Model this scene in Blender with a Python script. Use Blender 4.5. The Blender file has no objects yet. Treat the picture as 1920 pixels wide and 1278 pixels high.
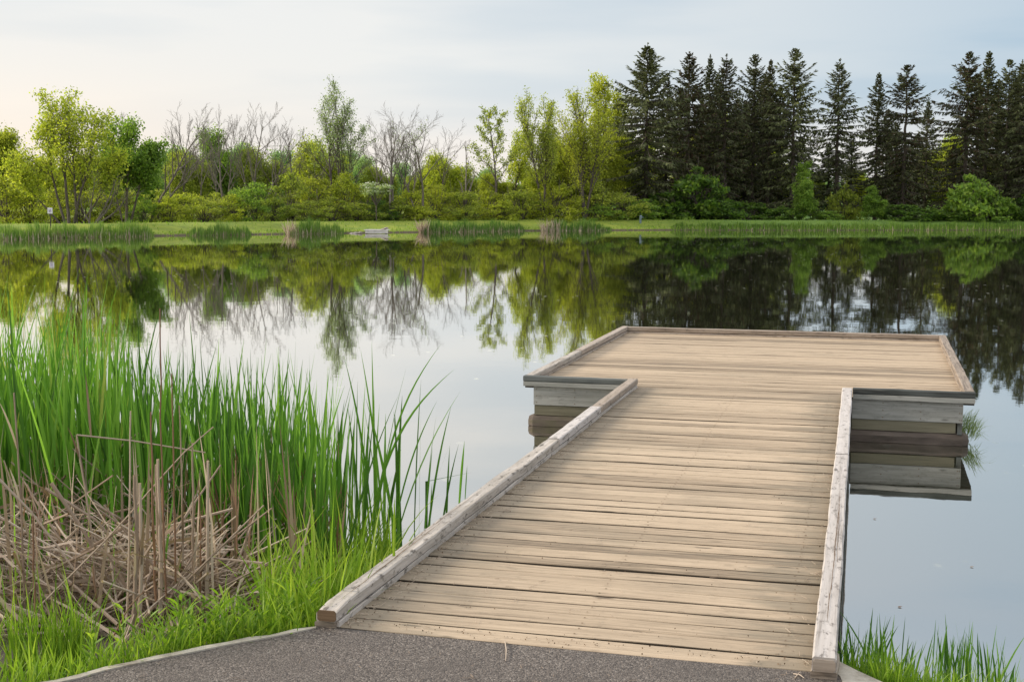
import bpy, math, random
import numpy as np
from mathutils import Vector, Matrix
sc = bpy.context.scene
R = math.radians
# ---------------------------------------------------------------- camera
FPX, PITCH, ROLL, CAMZ = 2465.0, 0.1032, 0.0034, 2.203
cam_d = bpy.data.cameras.new("camera"); cam = bpy.data.objects.new("camera", cam_d)
sc.collection.objects.link(cam); sc.camera = cam
cam_d.sensor_width = 36; cam_d.lens = FPX / 1920 * 36; cam_d.clip_start = 0.05; cam_d.clip_end = 3000
CM = Matrix.Translation((0, 0, CAMZ)) @ Matrix.Rotation(math.pi / 2 - PITCH, 4, 'X') @ Matrix.Rotation(ROLL, 4, 'Z')
cam.matrix_world = CM
# ---------------------------------------------------------------- world and sun
SUN_AZ, SUN_EL = R(-82), R(24)          # azimuth from the view direction (negative = left)
w = bpy.data.worlds.new("World"); sc.world = w; w.use_nodes = True
nt = w.node_tree; nt.nodes.clear()
def N(nt, t, **k):
    n = nt.nodes.new(t)
    for a, b in k.items(): setattr(n, a, b)
    return n
def math_n(nt, op, a, b=None, clamp=False):
    n = N(nt, 'ShaderNodeMath', operation=op, use_clamp=clamp)
    for i, v in enumerate((a, b)):
        if v is None: continue
        if isinstance(v, (int, float)): n.inputs[i].default_value = v
        else: nt.links.new(v, n.inputs[i])
    return n.outputs[0]
def maprange(nt, v, a, b, c=0., d=1., smooth=True):
    n = N(nt, 'ShaderNodeMapRange'); n.interpolation_type = 'SMOOTHSTEP' if smooth else 'LINEAR'
    nt.links.new(v, n.inputs[0])
    for i, x in enumerate((a, b, c, d)): n.inputs[i + 1].default_value = x
    return n.outputs[0]
def mixc(nt, f, a, b, mode='MIX'):
    n = N(nt, 'ShaderNodeMix', data_type='RGBA', blend_type=mode)
    for s, v in ((0, f), (6, a), (7, b)):
        if isinstance(v, (int, float)): n.inputs[s].default_value = v
        elif isinstance(v, tuple): n.inputs[s].default_value = (*v, 1) if len(v) == 3 else v
        else: nt.links.new(v, n.inputs[s])
    return n.outputs[2]
tc = N(nt, 'ShaderNodeTexCoord'); sep = N(nt, 'ShaderNodeSeparateXYZ'); nt.links.new(tc.outputs['Generated'], sep.inputs[0])
sky = N(nt, 'ShaderNodeTexSky', sky_type='NISHITA', sun_disc=False, sun_elevation=SUN_EL, sun_rotation=SUN_AZ,
        air_density=1.0, dust_density=2.0, ozone_density=1.0)
skyc = mixc(nt, 1.0, sky.outputs[0], (0.10, 0.10, 0.10), 'MULTIPLY')
mp = N(nt, 'ShaderNodeMapping'); mp.inputs['Rotation'].default_value = (0, R(-14), 0); mp.inputs['Scale'].default_value = (1.6, 1.6, 11)
nt.links.new(tc.outputs['Generated'], mp.inputs[0])
nz = N(nt, 'ShaderNodeTexNoise'); nz.inputs['Scale'].default_value = 1.7; nz.inputs['Detail'].default_value = 5; nz.inputs['Roughness'].default_value = .45
nt.links.new(mp.outputs[0], nz.inputs['Vector'])
n01 = maprange(nt, nz.outputs[0], .35, .65)
bx = maprange(nt, sep.outputs[0], -.12, .42, smooth=False)
bz = maprange(nt, sep.outputs[2], .0, .13, .30, 1.0)
blue = math_n(nt, 'MULTIPLY', bx, bz)
blue = math_n(nt, 'ADD', blue, math_n(nt, 'MULTIPLY', math_n(nt, 'SUBTRACT', n01, .5), .36), clamp=True)
cloud_lo = mixc(nt, maprange(nt, sep.outputs[2], .0, .10), (0.83, 0.765, 0.71), (0.75, 0.75, 0.735))
cloud = mixc(nt, blue, cloud_lo, (0.33, 0.46, 0.58))
high = maprange(nt, sep.outputs[2], .16, .55)
cloud = mixc(nt, high, cloud, mixc(nt, n01, (0.60, 0.67, 0.78), (0.88, 0.89, 0.92)))
zen = mixc(nt, 1.0, cloud, mixc(nt, maprange(nt, sep.outputs[2], .42, .75), (1, 1, 1), (1.55, 1.52, 1.48)), 'MULTIPLY')
glow = math_n(nt, 'MULTIPLY', maprange(nt, sep.outputs[0], -.02, -.42), maprange(nt, sep.outputs[2], .0, .16, 1, 0))
zen = mixc(nt, glow, zen, (0.92, 0.80, 0.68))
out_c = mixc(nt, 0.90, skyc, zen)
bg = N(nt, 'ShaderNodeBackground'); bg.inputs[1].default_value = 1.0; nt.links.new(out_c, bg.inputs[0])
wo = N(nt, 'ShaderNodeOutputWorld'); nt.links.new(bg.outputs[0], wo.inputs[0])
sl = bpy.data.lights.new("sun", 'SUN'); sl.energy = 3.4; sl.angle = R(14); sl.color = (1, .90, .76)
so = bpy.data.objects.new("sun", sl); sc.collection.objects.link(so)
sd = Vector((math.sin(SUN_AZ) * math.cos(SUN_EL), math.cos(SUN_AZ) * math.cos(SUN_EL), math.sin(SUN_EL)))
so.rotation_euler = sd.to_track_quat('Z', 'Y').to_euler(); so.location = sd * 60
sc.view_settings.view_transform = 'Standard'; sc.view_settings.look = 'None'; sc.view_settings.exposure = 0.3; sc.view_settings.gamma = 1
sc.render.engine = 'CYCLES'; sc.cycles.max_bounces = 6; sc.cycles.diffuse_bounces = 3; sc.cycles.glossy_bounces = 3
sc.cycles.transmission_bounces = 3; sc.cycles.use_denoising = True; sc.cycles.sample_clamp_indirect = 6
# ---------------------------------------------------------------- pixel rays (layout measured from the photograph)
C3 = CM.to_3x3()
def ray(px, py): return C3 @ Vector(((px - 960) / FPX, -(py - 639) / FPX, -1))
def at_y(px, py, Y):
    d = ray(px, py); t = Y / d.y; return Vector((d.x * t, Y, CAMZ + d.z * t))
def at_z(px, py, Z):
    d = ray(px, py); t = (Z - CAMZ) / d.z; return Vector((d.x * t, d.y * t, Z))
# ---------------------------------------------------------------- mesh helpers
class MB:
    def __init__(s): s.V = []; s.F = []; s.T = []; s.A = []; s.U = []; s.n = 0; s.uv = False
    def add(s, V, F, rnd=0.5, uv=None):
        V = np.asarray(V, float).reshape(-1, 3); s.V.append(V)
        if isinstance(F, np.ndarray):
            fl = F.ravel() + s.n; tot = np.full(len(F), F.shape[1])
        else:
            fl = np.array([i for f in F for i in f]) + s.n; tot = np.array([len(f) for f in F])
        s.F.append(fl); s.T.append(tot)
        s.A.append(np.broadcast_to(np.asarray(rnd, float), (len(tot),)))
        if uv is not None: s.uv = True; s.U.append(np.asarray(uv, float).reshape(-1, 2))
        else: s.U.append(np.zeros((len(fl), 2)))
        s.n += len(V)
    def mesh(s, name, mat, smooth=False):
        me = bpy.data.meshes.new(name)
        V = np.concatenate(s.V); F = np.concatenate(s.F).astype(np.int32); T = np.concatenate(s.T).astype(np.int32)
        me.vertices.add(len(V)); me.vertices.foreach_set('co', V.astype(np.float32).ravel())
        me.loops.add(len(F)); me.loops.foreach_set('vertex_index', F)
        st = np.concatenate([[0], np.cumsum(T)[:-1]]).astype(np.int32)
        me.polygons.add(len(T)); me.polygons.foreach_set('loop_start', st)
        at = me.attributes.new('rnd', 'FLOAT', 'FACE'); at.data.foreach_set('value', np.concatenate(s.A).astype(np.float32))
        if s.uv:
            ul = me.uv_layers.new(name='UVMap'); ul.data.foreach_set('uv', np.concatenate(s.U).astype(np.float32).ravel())
        me.polygons.foreach_set('use_smooth', np.full(len(T), smooth))
        me.update(calc_edges=True); me.validate()
        if mat: me.materials.append(mat)
        return me
    def build(s, name, mat, parent=None, smooth=False):
        o = bpy.data.objects.new(name, s.mesh(name, mat, smooth)); sc.collection.objects.link(o)
        if parent: o.parent = parent
        return o
def tag(o, label=None, cat=None, group=None, kind=None):
    if label: o['label'] = label
    if cat: o['category'] = cat
    if group: o['group'] = group
    if kind: o['kind'] = kind
    return o
def empty(name, loc, rz=0):
    o = bpy.data.objects.new(name, None); sc.collection.objects.link(o); o.location = loc; o.rotation_euler = (0, 0, rz)
    o.empty_display_size = .2; return o
def copy_tree(o, parent=None):
    c = o.copy(); sc.collection.objects.link(c); c.parent = parent
    for ch in list(o.children): copy_tree(ch, c)
    return c
def beam(mb, p0, p1, W, Hh, cham=.004, nseg=1, jit=0., rnd=.5, up=(0, 0, 1), rng=random, sub=0, capn=None, droop=0.):
    """timber from p0 to p1; the points run along the centre of its top face"""
    p0 = Vector(p0); p1 = Vector(p1); d = (p1 - p0); L = d.length; d.normalize(); up = Vector(up)
    sx = d.cross(up).normalized(); up = sx.cross(d).normalized()
    w2 = W / 2; c = cham
    prof = [(-w2, -c), (-w2 + c, 0)] + [(-w2 + c + (W - 2 * c) * i / (sub + 1), 0) for i in range(1, sub + 1)] + [(w2 - c, 0), (w2, -c), (w2, -Hh + c), (w2 - c, -Hh), (-w2 + c, -Hh), (-w2, -Hh + c)]
    n = len(prof); per = [0]
    for i in range(n): a = prof[i]; b = prof[(i + 1) % n]; per.append(per[-1] + math.hypot(a[0] - b[0], a[1] - b[1]))
    off = (rng.random() * 40, rng.random() * 40); V = []; F = []; U = []
    ja = [(0, 0)] * (nseg + 1)
    if jit: 
        x = z = 0; ja = []
        for i in range(nseg + 1): x = x * .7 + rng.gauss(0, jit); z = z * .7 + rng.gauss(0, jit * .6); ja.append((x, z))
    for i in range(nseg + 1):
        t = i / nseg; q = p0 + d * (L * t)
        for k, (a, b) in enumerate(prof):
            e = jit * .5
            V.append(q + sx * (a + ja[i][0] + (rng.gauss(0, e) if jit else 0)) + up * (b + ja[i][1] + (rng.gauss(0, e) * .6 if jit else 0) - droop * 4 * t * (1 - t)))
    for i in range(nseg):
        for k in range(n):
            k2 = (k + 1) % n
            F.append((i * n + k, (i + 1) * n + k, (i + 1) * n + k2, i * n + k2))
            u0 = off[0] + L * i / nseg; u1 = off[0] + L * (i + 1) / nseg; v0 = off[1] + per[k]; v1 = off[1] + per[k + 1]
            U += [(u0, v0), (u1, v0), (u1, v1), (u0, v1)]
    F.append(tuple(range(n))); U += [(off[0] + a * .3, off[1] + b) for a, b in prof]
    F.append(tuple(range(nseg * n + n - 1, nseg * n - 1, -1))); U += [(off[0] + a * .3, off[1] + b) for a, b in reversed(prof)]
    mb.add([tuple(v) for v in V], F, rnd, U)
def prisms(mb, segs, sides=4, rnd=.5):
    """segs: array rows x0 y0 z0 x1 y1 z1 r0 r1"""
    S = np.asarray(segs, float)
    if not len(S): return
    a = S[:, 0:3]; b = S[:, 3:6]; d = b - a; L = np.linalg.norm(d, axis=1, keepdims=True); L[L == 0] = 1; d = d / L
    ref = np.where(np.abs(d[:, 2:3]) < .9, np.array([[0, 0, 1.]]), np.array([[1., 0, 0]]))
    x = np.cross(d, ref); x /= np.linalg.norm(x, axis=1, keepdims=True); y = np.cross(d, x)
    an = np.arange(sides) * 2 * np.pi / sides
    ring = x[:, None, :] * np.cos(an)[None, :, None] + y[:, None, :] * np.sin(an)[None, :, None]
    V = np.concatenate([a[:, None, :] + ring * S[:, 6, None, None], b[:, None, :] + ring * S[:, 7, None, None]], axis=1)
    base = (np.arange(len(S)) * 2 * sides)[:, None, None]
    k = np.arange(sides); k2 = (k + 1) % sides
    F = base + np.stack([k, k2, k2 + sides, k + sides], 1)[None]
    mb.add(V.reshape(-1, 3), F.reshape(-1, 4), rnd)
def leaves(mb, C, size, rs, flat=0.0, aspect=.62, rnd=None):
    """kite shaped leaf faces round the points C, each turned its own way"""
    n = len(C)
    if n == 0: return
    a = rs.normal(size=(n, 3)); a[:, 2] *= (1 - flat); a /= np.linalg.norm(a, axis=1, keepdims=True)
    b = rs.normal(size=(n, 3)); b[:, 2] *= (1 - flat); b -= (a * b).sum(1, keepdims=True) * a; b /= np.linalg.norm(b, axis=1, keepdims=True)
    s = size * rs.uniform(.6, 1.3, (n, 1))
    V = np.stack([C - a * s * .5, C + b * s * aspect * .5 - a * s * .05, C + a * s * .5, C - b * s * aspect * .5 - a * s * .05], 1)
    F = np.arange(4 * n).reshape(-1, 4)
    mb.add(V.reshape(-1, 3), F, rs.uniform(0, 1, n) if rnd is None else rnd)
# ---------------------------------------------------------------- materials
def mat(name):
    m = bpy.data.materials.new(name); m.use_nodes = True; nt = m.node_tree
    return m, nt, nt.nodes['Principled BSDF'], nt.nodes['Material Output']
def ramp(nt, v, stops):
    n = N(nt, 'ShaderNodeValToRGB'); cr = n.color_ramp
    while len(cr.elements) < len(stops): cr.elements.new(.5)
    for e, (p, c) in zip(cr.elements, stops): e.position = p; e.color = (*c, 1)
    nt.links.new(v, n.inputs[0]); return n.outputs[0]
def noise(nt, vec, scale, detail=4, rough=.5, dist=0.):
    n = N(nt, 'ShaderNodeTexNoise'); n.inputs['Scale'].default_value = scale; n.inputs['Detail'].default_value = detail
    n.inputs['Roughness'].default_value = rough; n.inputs['Distortion'].default_value = dist
    if vec is not None: nt.links.new(vec, n.inputs['Vector'])
    return n.outputs[0]
def mapping(nt, vec, scale=(1, 1, 1), loc=(0, 0, 0), rot=(0, 0, 0)):
    n = N(nt, 'ShaderNodeMapping'); n.inputs['Scale'].default_value = scale; n.inputs['Location'].default_value = loc; n.inputs['Rotation'].default_value = rot
    nt.links.new(vec, n.inputs[0]); return n.outputs[0]
def attr(nt, name='rnd'):
    n = N(nt, 'ShaderNodeAttribute', attribute_name=name); return n.outputs['Fac']
def bump(nt, h, strength, dist, bs):
    n = N(nt, 'ShaderNodeBump'); n.inputs['Strength'].default_value = strength; n.inputs['Distance'].default_value = dist
    nt.links.new(h, n.inputs['Height']); nt.links.new(n.outputs[0], bs.inputs['Normal'])
def leaf_mat(name, stops, trans=.5, rough=.6, objvar=.25, clump=.5, spec=.25):
    m, nt, bs, out = mat(name)
    a = attr(nt); oi = N(nt, 'ShaderNodeObjectInfo')
    g = N(nt, 'ShaderNodeNewGeometry')
    cl = noise(nt, g.outputs['Position'], 1.1, 2)
    v = math_n(nt, 'ADD', math_n(nt, 'MULTIPLY', a, 1 - clump), math_n(nt, 'MULTIPLY', cl, clump))
    v = math_n(nt, 'ADD', v, math_n(nt, 'MULTIPLY', math_n(nt, 'SUBTRACT', oi.outputs['Random'], .5), objvar), clamp=True)
    c = ramp(nt, v, stops)
    nt.links.new(c, bs.inputs['Base Color']); bs.inputs['Roughness'].default_value = rough
    bs.inputs['Specular IOR Level'].default_value = spec
    tr = N(nt, 'ShaderNodeBsdfTranslucent'); nt.links.new(mixc(nt, 1.0, c, (1.5, 1.55, .8), 'MULTIPLY'), tr.inputs[0])
    mx = N(nt, 'ShaderNodeMixShader'); mx.inputs[0].default_value = trans
    nt.links.new(bs.outputs[0], mx.inputs[1]); nt.links.new(tr.outputs[0], mx.inputs[2]); nt.links.new(mx.outputs[0], out.inputs[0])
    return m
def bark_mat(name, c0, c1, sc_=3.):
    m, nt, bs, out = mat(name); g = N(nt, 'ShaderNodeNewGeometry')
    f = noise(nt, mapping(nt, g.outputs['Position'], (sc_, sc_, sc_ * .3)), 2.5, 4)
    nt.links.new(ramp(nt, f, [(.3, c0), (.7, c1)]), bs.inputs['Base Color']); bs.inputs['Roughness'].default_value = .9
    return m
def wood_mat(name, light, mid, dark, grain=38., stain=None, stain_amt=.5, groove=.6, knots=True, bmp=.35, mott=0.):
    m, nt, bs, out = mat(name)
    uv = N(nt, 'ShaderNodeUVMap').outputs[0]; a = attr(nt)
    g1 = noise(nt, mapping(nt, uv, (1.6, grain, 1)), 1, 6, .62, .3)
    g2 = noise(nt, mapping(nt, uv, (4., grain * 3.2, 1)), 1, 3, .6)
    v = math_n(nt, 'ADD', math_n(nt, 'MULTIPLY', g1, .72), math_n(nt, 'MULTIPLY', g2, .28))
    v = math_n(nt, 'ADD', v, math_n(nt, 'MULTIPLY', math_n(nt, 'SUBTRACT', a, .5), .26))
    c = ramp(nt, v, [(.30, dark), (.46, mid), (.66, light)])
    crack = maprange(nt, noise(nt, mapping(nt, uv, (.9, grain * 1.5, 1), (7, 3, 0)), 1, 5, .7, .2), .66, .73)
    c = mixc(nt, math_n(nt, 'MULTIPLY', crack, groove), c, tuple(x * .35 for x in dark))
    if mott:
        f = maprange(nt, noise(nt, mapping(nt, uv, (9, 22, 1), (2, 9, 0)), 1, 5, .75), .52, .66)
        c = mixc(nt, math_n(nt, 'MULTIPLY', f, mott), c, tuple(x * .55 for x in dark))
    if stain:
        f = maprange(nt, noise(nt, mapping(nt, uv, (1.2, 5, 1), (3, 3, 0)), 1, 4, .6), .5, .72)
        c = mixc(nt, math_n(nt, 'MULTIPLY', f, stain_amt), c, stain)
    if knots:
        vo = N(nt, 'ShaderNodeTexVoronoi'); vo.inputs['Scale'].default_value = 1; nt.links.new(mapping(nt, uv, (1.7, 7, 1), (1, 5, 0)), vo.inputs['Vector'])
        k = maprange(nt, vo.outputs['Distance'], .05, .11, 1, 0)
        c = mixc(nt, math_n(nt, 'MULTIPLY', k, .75), c, tuple(x * .45 for x in dark))
    nt.links.new(c, bs.inputs['Base Color']); bs.inputs['Roughness'].default_value = .85; bs.inputs['Specular IOR Level'].default_value = .25
    h = math_n(nt, 'SUBTRACT', v, math_n(nt, 'MULTIPLY', crack, .6)); bump(nt, h, bmp, .006, bs)
    m['_c'] = 1
    return m, nt, bs, c
M = {}
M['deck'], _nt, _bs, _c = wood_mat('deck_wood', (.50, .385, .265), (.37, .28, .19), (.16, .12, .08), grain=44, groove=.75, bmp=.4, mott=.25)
# walked-on middle stays tan, edges by the kerbs carry grey green grime (object space: u across)
g = N(_nt, 'ShaderNodeTexCoord'); sp = N(_nt, 'ShaderNodeSeparateXYZ'); _nt.links.new(g.outputs['Object'], sp.inputs[0])
nn = noise(_nt, mapping(_nt, g.outputs['Object'], (1.3, 5., 1)), 1.6, 5, .65)
walk = maprange(_nt, sp.outputs[1], 7.3, 8.2, 1, 0)
dl = maprange(_nt, math_n(_nt, 'ADD', sp.outputs[0], math_n(_nt, 'MULTIPLY', math_n(_nt, 'SUBTRACT', nn, .5), 1.1)), -.95, -.35, 1, 0)
dr = maprange(_nt, math_n(_nt, 'ADD', sp.outputs[0], math_n(_nt, 'MULTIPLY', math_n(_nt, 'SUBTRACT', nn, .5), 1.1)), .60, .98, 0, 1)
dd = math_n(_nt, 'MULTIPLY', math_n(_nt, 'MAXIMUM', dl, dr), walk)
pat = maprange(_nt, noise(_nt, mapping(_nt, g.outputs['Object'], (.8, 2.2, 1), (4, 1, 0)), 1.4, 5, .6), .50, .75)
dd = math_n(_nt, 'MAXIMUM', dd, math_n(_nt, 'MULTIPLY', pat, .45))
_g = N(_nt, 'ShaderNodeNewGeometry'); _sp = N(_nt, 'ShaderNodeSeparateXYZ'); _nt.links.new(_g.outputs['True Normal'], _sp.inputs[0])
_top = maprange(_nt, _sp.outputs[2], .3, .8)        # board flanks coloured dark to stand in for shade in the gaps
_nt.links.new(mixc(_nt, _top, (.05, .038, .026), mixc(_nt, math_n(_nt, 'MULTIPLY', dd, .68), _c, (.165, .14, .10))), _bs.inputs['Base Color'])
M['rail_tan'] = wood_mat('rail_wood_tan', (.42, .35, .285), (.31, .25, .195), (.14, .11, .085), grain=30, mott=.6)[0]
M['rail_grey'] = wood_mat('rail_wood_grey', (.55, .49, .43), (.39, .34, .285), (.15, .125, .10), grain=26, groove=1., mott=.85, bmp=.6)[0]
M['rail_pale'] = wood_mat('rail_wood_pale', (.54, .49, .45), (.44, .395, .355), (.22, .19, .165), grain=26, mott=.85, bmp=.45)[0]
M['rail_yellow'] = wood_mat('rail_wood_yellow', (.60, .44, .22), (.46, .33, .16), (.24, .17, .09), grain=30, mott=.3)[0]
M['dark_wood'] = wood_mat('dark_weathered_wood', (.12, .125, .115), (.075, .08, .072), (.03, .03, .027), grain=24, stain=(.22, .18, .13), stain_amt=.5)[0]
M['skirt'] = wood_mat('skirt_wood', (.33, .32, .285), (.22, .215, .185), (.10, .095, .08), grain=26, mott=.3)[0]
M['moss'] = wood_mat('mossy_wood', (.185, .165, .11), (.12, .108, .07), (.05, .045, .027), grain=22, stain=(.08, .10, .025), stain_amt=.45)[0]
M['log'] = wood_mat('wet_log', (.17, .135, .11), (.10, .078, .062), (.035, .028, .022), grain=16, stain=(.09, .10, .03), stain_amt=.35)[0]
M['endgrain'] = wood_mat('end_grain', (.20, .13, .075), (.13, .08, .045), (.05, .03, .018), grain=60, knots=False)[0]
# asphalt
m, nt, bs, out = mat('asphalt'); g = N(nt, 'ShaderNodeNewGeometry').outputs['Position']
vo = N(nt, 'ShaderNodeTexVoronoi'); vo.inputs['Scale'].default_value = 150; nt.links.new(g, vo.inputs['Vector'])
sepc = N(nt, 'ShaderNodeSeparateColor'); nt.links.new(vo.outputs['Color'], sepc.inputs[0])
c = ramp(nt, sepc.outputs[0], [(.0, (.045, .036, .030)), (.55, (.125, .102, .084)), (.88, (.18, .15, .125)), (1., (.27, .235, .20))])
c = mixc(nt, maprange(nt, noise(nt, g, 3.5, 5), .35, .7, 0, .45), c, (.085, .070, .058))
nt.links.new(c, bs.inputs['Base Color']); bs.inputs['Roughness'].default_value = .9
bump(nt, math_n(nt, 'ADD', math_n(nt, 'MULTIPLY', vo.outputs['Distance'], -1), noise(nt, g, 60, 3)), .8, .006, bs); M['asphalt'] = m
m, nt, bs, out = mat('concrete'); g = N(nt, 'ShaderNodeNewGeometry').outputs['Position']
c = ramp(nt, noise(nt, g, 9, 8, .7), [(.3, (.20, .165, .12)), (.5, (.38, .335, .265)), (.7, (.52, .47, .39))])
nt.links.new(c, bs.inputs['Base Color']); bs.inputs['Roughness'].default_value = .9; bump(nt, noise(nt, g, 40, 5), .5, .006, bs); M['concrete'] = m
m, nt, bs, out = mat('far_concrete'); g = N(nt, 'ShaderNodeNewGeometry').outputs['Position']
nt.links.new(ramp(nt, noise(nt, g, 3, 6, .7), [(.3, (.42, .39, .34)), (.7, (.62, .59, .53))]), bs.inputs['Base Color']); bs.inputs['Roughness'].default_value = .9; M['far_concrete'] = m
# ground: dark wet soil near, mown grass on the far bank
m, nt, bs, out = mat('ground_soil_and_turf'); g = N(nt, 'ShaderNodeNewGeometry').outputs['Position']; sp = N(nt, 'ShaderNodeSeparateXYZ'); nt.links.new(g, sp.inputs[0])
soil = ramp(nt, noise(nt, g, 5, 6, .7), [(.3, (.018, .014, .009)), (.55, (.05, .038, .024)), (.75, (.11, .085, .055))])
turf = ramp(nt, noise(nt, mapping(nt, g, (1, 1, 1)), .9, 8, .72), [(.25, (.11, .155, .014)), (.5, (.20, .25, .018)), (.75, (.31, .33, .034))])
turf = mixc(nt, maprange(nt, noise(nt, mapping(nt, g, (.25, .5, 4.)), 1.2, 3), .5, .75, 0, .6), turf, (.13, .21, .02))
turf = mixc(nt, maprange(nt, sp.outputs[0], 8, 22), turf, mixc(nt, 1.0, turf, (.42, .62, .5), 'MULTIPLY'))  # turf darkened towards the right: shade of the spruces put into its colour
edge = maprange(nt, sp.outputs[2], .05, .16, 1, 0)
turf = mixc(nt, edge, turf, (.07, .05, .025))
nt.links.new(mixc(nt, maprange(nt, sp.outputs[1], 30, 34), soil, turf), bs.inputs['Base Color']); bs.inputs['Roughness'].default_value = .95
bump(nt, noise(nt, g, 12, 6, .7), .6, .05, bs); M['ground'] = m
# pond water
m, nt, bs, out = mat('pond_water'); g = N(nt, 'ShaderNodeNewGeometry').outputs['Position']
for l in list(nt.links): nt.links.remove(l)
nt.nodes.remove(bs)
gl = N(nt, 'ShaderNodeBsdfGlossy'); gl.inputs['Roughness'].default_value = .02; gl.inputs[0].default_value = (1, .98, .955, 1)
df = N(nt, 'ShaderNodeBsdfDiffuse'); df.inputs[0].default_value = (.030, .036, .020, 1)
fr = N(nt, 'ShaderNodeFresnel'); fr.inputs[0].default_value = 1.33
fac = maprange(nt, fr.outputs[0], .02, .55, .55, .93, smooth=False)
bp = N(nt, 'ShaderNodeBump'); bp.inputs['Strength'].default_value = .05; bp.inputs['Distance'].default_value = .02
nt.links.new(math_n(nt, 'ADD', noise(nt, mapping(nt, g, (1.0, 1.0, 1)), 1.3, 3), math_n(nt, 'MULTIPLY', noise(nt, g, 9, 2), .10)), bp.inputs['Height'])
nt.links.new(bp.outputs[0], gl.inputs['Normal'])
mx = N(nt, 'ShaderNodeMixShader'); nt.links.new(fac, mx.inputs[0]); nt.links.new(df.outputs[0], mx.inputs[1]); nt.links.new(gl.outputs[0], mx.inputs[2])
# pollen and seed fluff lying on the surface
vo = N(nt, 'ShaderNodeTexVoronoi'); vo.inputs['Scale'].default_value = 2.6; vo.inputs['Randomness'].default_value = 1; nt.links.new(mapping(nt, g, (1, .55, 1)), vo.inputs['Vector'])
spk = maprange(nt, vo.outputs['Distance'], .07, .12, 1, 0)
pt = maprange(nt, noise(nt, mapping(nt, g, (.10, .05, 1), (2.3, .4, 0)), 1, 3), .44, .60)
spf = math_n(nt, 'MULTIPLY', math_n(nt, 'MULTIPLY', spk, pt), .5)
d2 = N(nt, 'ShaderNodeBsdfDiffuse'); d2.inputs[0].default_value = (.62, .62, .52, 1)
mx2 = N(nt, 'ShaderNodeMixShader'); nt.links.new(spf, mx2.inputs[0]); nt.links.new(mx.outputs[0], mx2.inputs[1]); nt.links.new(d2.outputs[0], mx2.inputs[2])
nt.links.new(mx2.outputs[0], out.inputs[0]); M['water'] = m
# foliage
M['spruce'] = leaf_mat('spruce_needles', [(0.12, (0.068, 0.041, 0.021)), (0.3, (0.041, 0.044, 0.017)), (0.55, (0.07, 0.083, 0.03)), (0.85, (0.155, 0.171, 0.063))], trans=.12, objvar=.3, clump=.45)
M['leaf_olive'] = leaf_mat('olive_leaves', [(0.2, (0.171, 0.201, 0.028)), (0.5, (0.342, 0.402, 0.046)), (0.85, (0.605, 0.604, 0.085))], objvar=.1)
M['leaf_bright'] = leaf_mat('bright_green_leaves', [(0.2, (0.09, 0.147, 0.029)), (0.5, (0.181, 0.294, 0.049)), (0.85, (0.34, 0.441, 0.08))], objvar=.1)
M['leaf_yellow'] = leaf_mat('yellow_green_leaves', [(0.2, (0.176, 0.203, 0.025)), (0.5, (0.324, 0.365, 0.04)), (0.85, (0.513, 0.513, 0.081))], objvar=.25)
M['leaf_mid'] = leaf_mat('mid_green_leaves', [(0.2, (0.137, 0.183, 0.029)), (0.5, (0.276, 0.324, 0.052)), (0.85, (0.483, 0.507, 0.096))], objvar=.3)
M['leaf_deep'] = leaf_mat('deep_green_leaves', [(0.2, (0.042, 0.08, 0.017)), (0.5, (0.094, 0.173, 0.028)), (0.85, (0.208, 0.293, 0.049))], objvar=.15)
M['leaf_pale'] = leaf_mat('pale_grey_green_leaves', [(0.2, (0.154, 0.21, 0.09)), (0.5, (0.238, 0.308, 0.135)), (0.85, (0.364, 0.42, 0.225))], objvar=.1)
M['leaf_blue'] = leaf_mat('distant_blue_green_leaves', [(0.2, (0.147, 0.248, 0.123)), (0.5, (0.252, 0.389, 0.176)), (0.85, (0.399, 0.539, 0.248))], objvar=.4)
M['blossom'] = leaf_mat('white_blossom', [(.2, (.30, .36, .20)), (.5, (.6, .62, .5)), (.85, (.8, .8, .74))], trans=.2)
M['reed'] = leaf_mat('reed_blades', [(0.15, (0.038, 0.102, 0.014)), (0.5, (0.094, 0.227, 0.026)), (0.86, (0.214, 0.395, 0.052)), (.94, (.33, .31, .10))], trans=.4, clump=.3, rough=.45, spec=.4)
M['far_reed'] = leaf_mat('far_reed_blades', [(0.2, (0.052, 0.114, 0.018)), (0.5, (0.104, 0.194, 0.032)), (0.85, (0.208, 0.286, 0.064))], trans=.35, clump=.6)
M['grass'] = leaf_mat('fresh_grass', [(0.15, (0.075, 0.146, 0.012)), (0.5, (0.17, 0.292, 0.026)), (0.9, (0.32, 0.413, 0.06))], trans=.45, clump=.4, rough=.5)
M['dead'] = leaf_mat('dead_reed_stems', [(0.1, (0.148, 0.096, 0.061)), (0.45, (0.343, 0.255, 0.184)), (0.9, (0.573, 0.466, 0.358))], trans=.12, clump=.3)
M['deadred'] = leaf_mat('dead_reed_brown', [(.1, (.12, .06, .035)), (.5, (.25, .14, .08)), (.9, (.36, .24, .15))], trans=.1, clump=.3)
M['bark'] = bark_mat('bark_grey_brown', (.055, .043, .034), (.125, .10, .08))
M['bark_pale'] = bark_mat('bark_pale_grey', (.105, .088, .068), (.20, .168, .135))
M['bark_spruce'] = bark_mat('bark_spruce', (.045, .034, .025), (.10, .078, .058))
m, nt, bs, out = mat('sign_white_enamel'); nt.links.new(ramp(nt, noise(nt, N(nt, 'ShaderNodeNewGeometry').outputs['Position'], 6, 4), [(.3, (.66, .62, .62)), (.7, (.80, .77, .77))]), bs.inputs['Base Color']); bs.inputs['Roughness'].default_value = .5; M['sign'] = m
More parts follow.
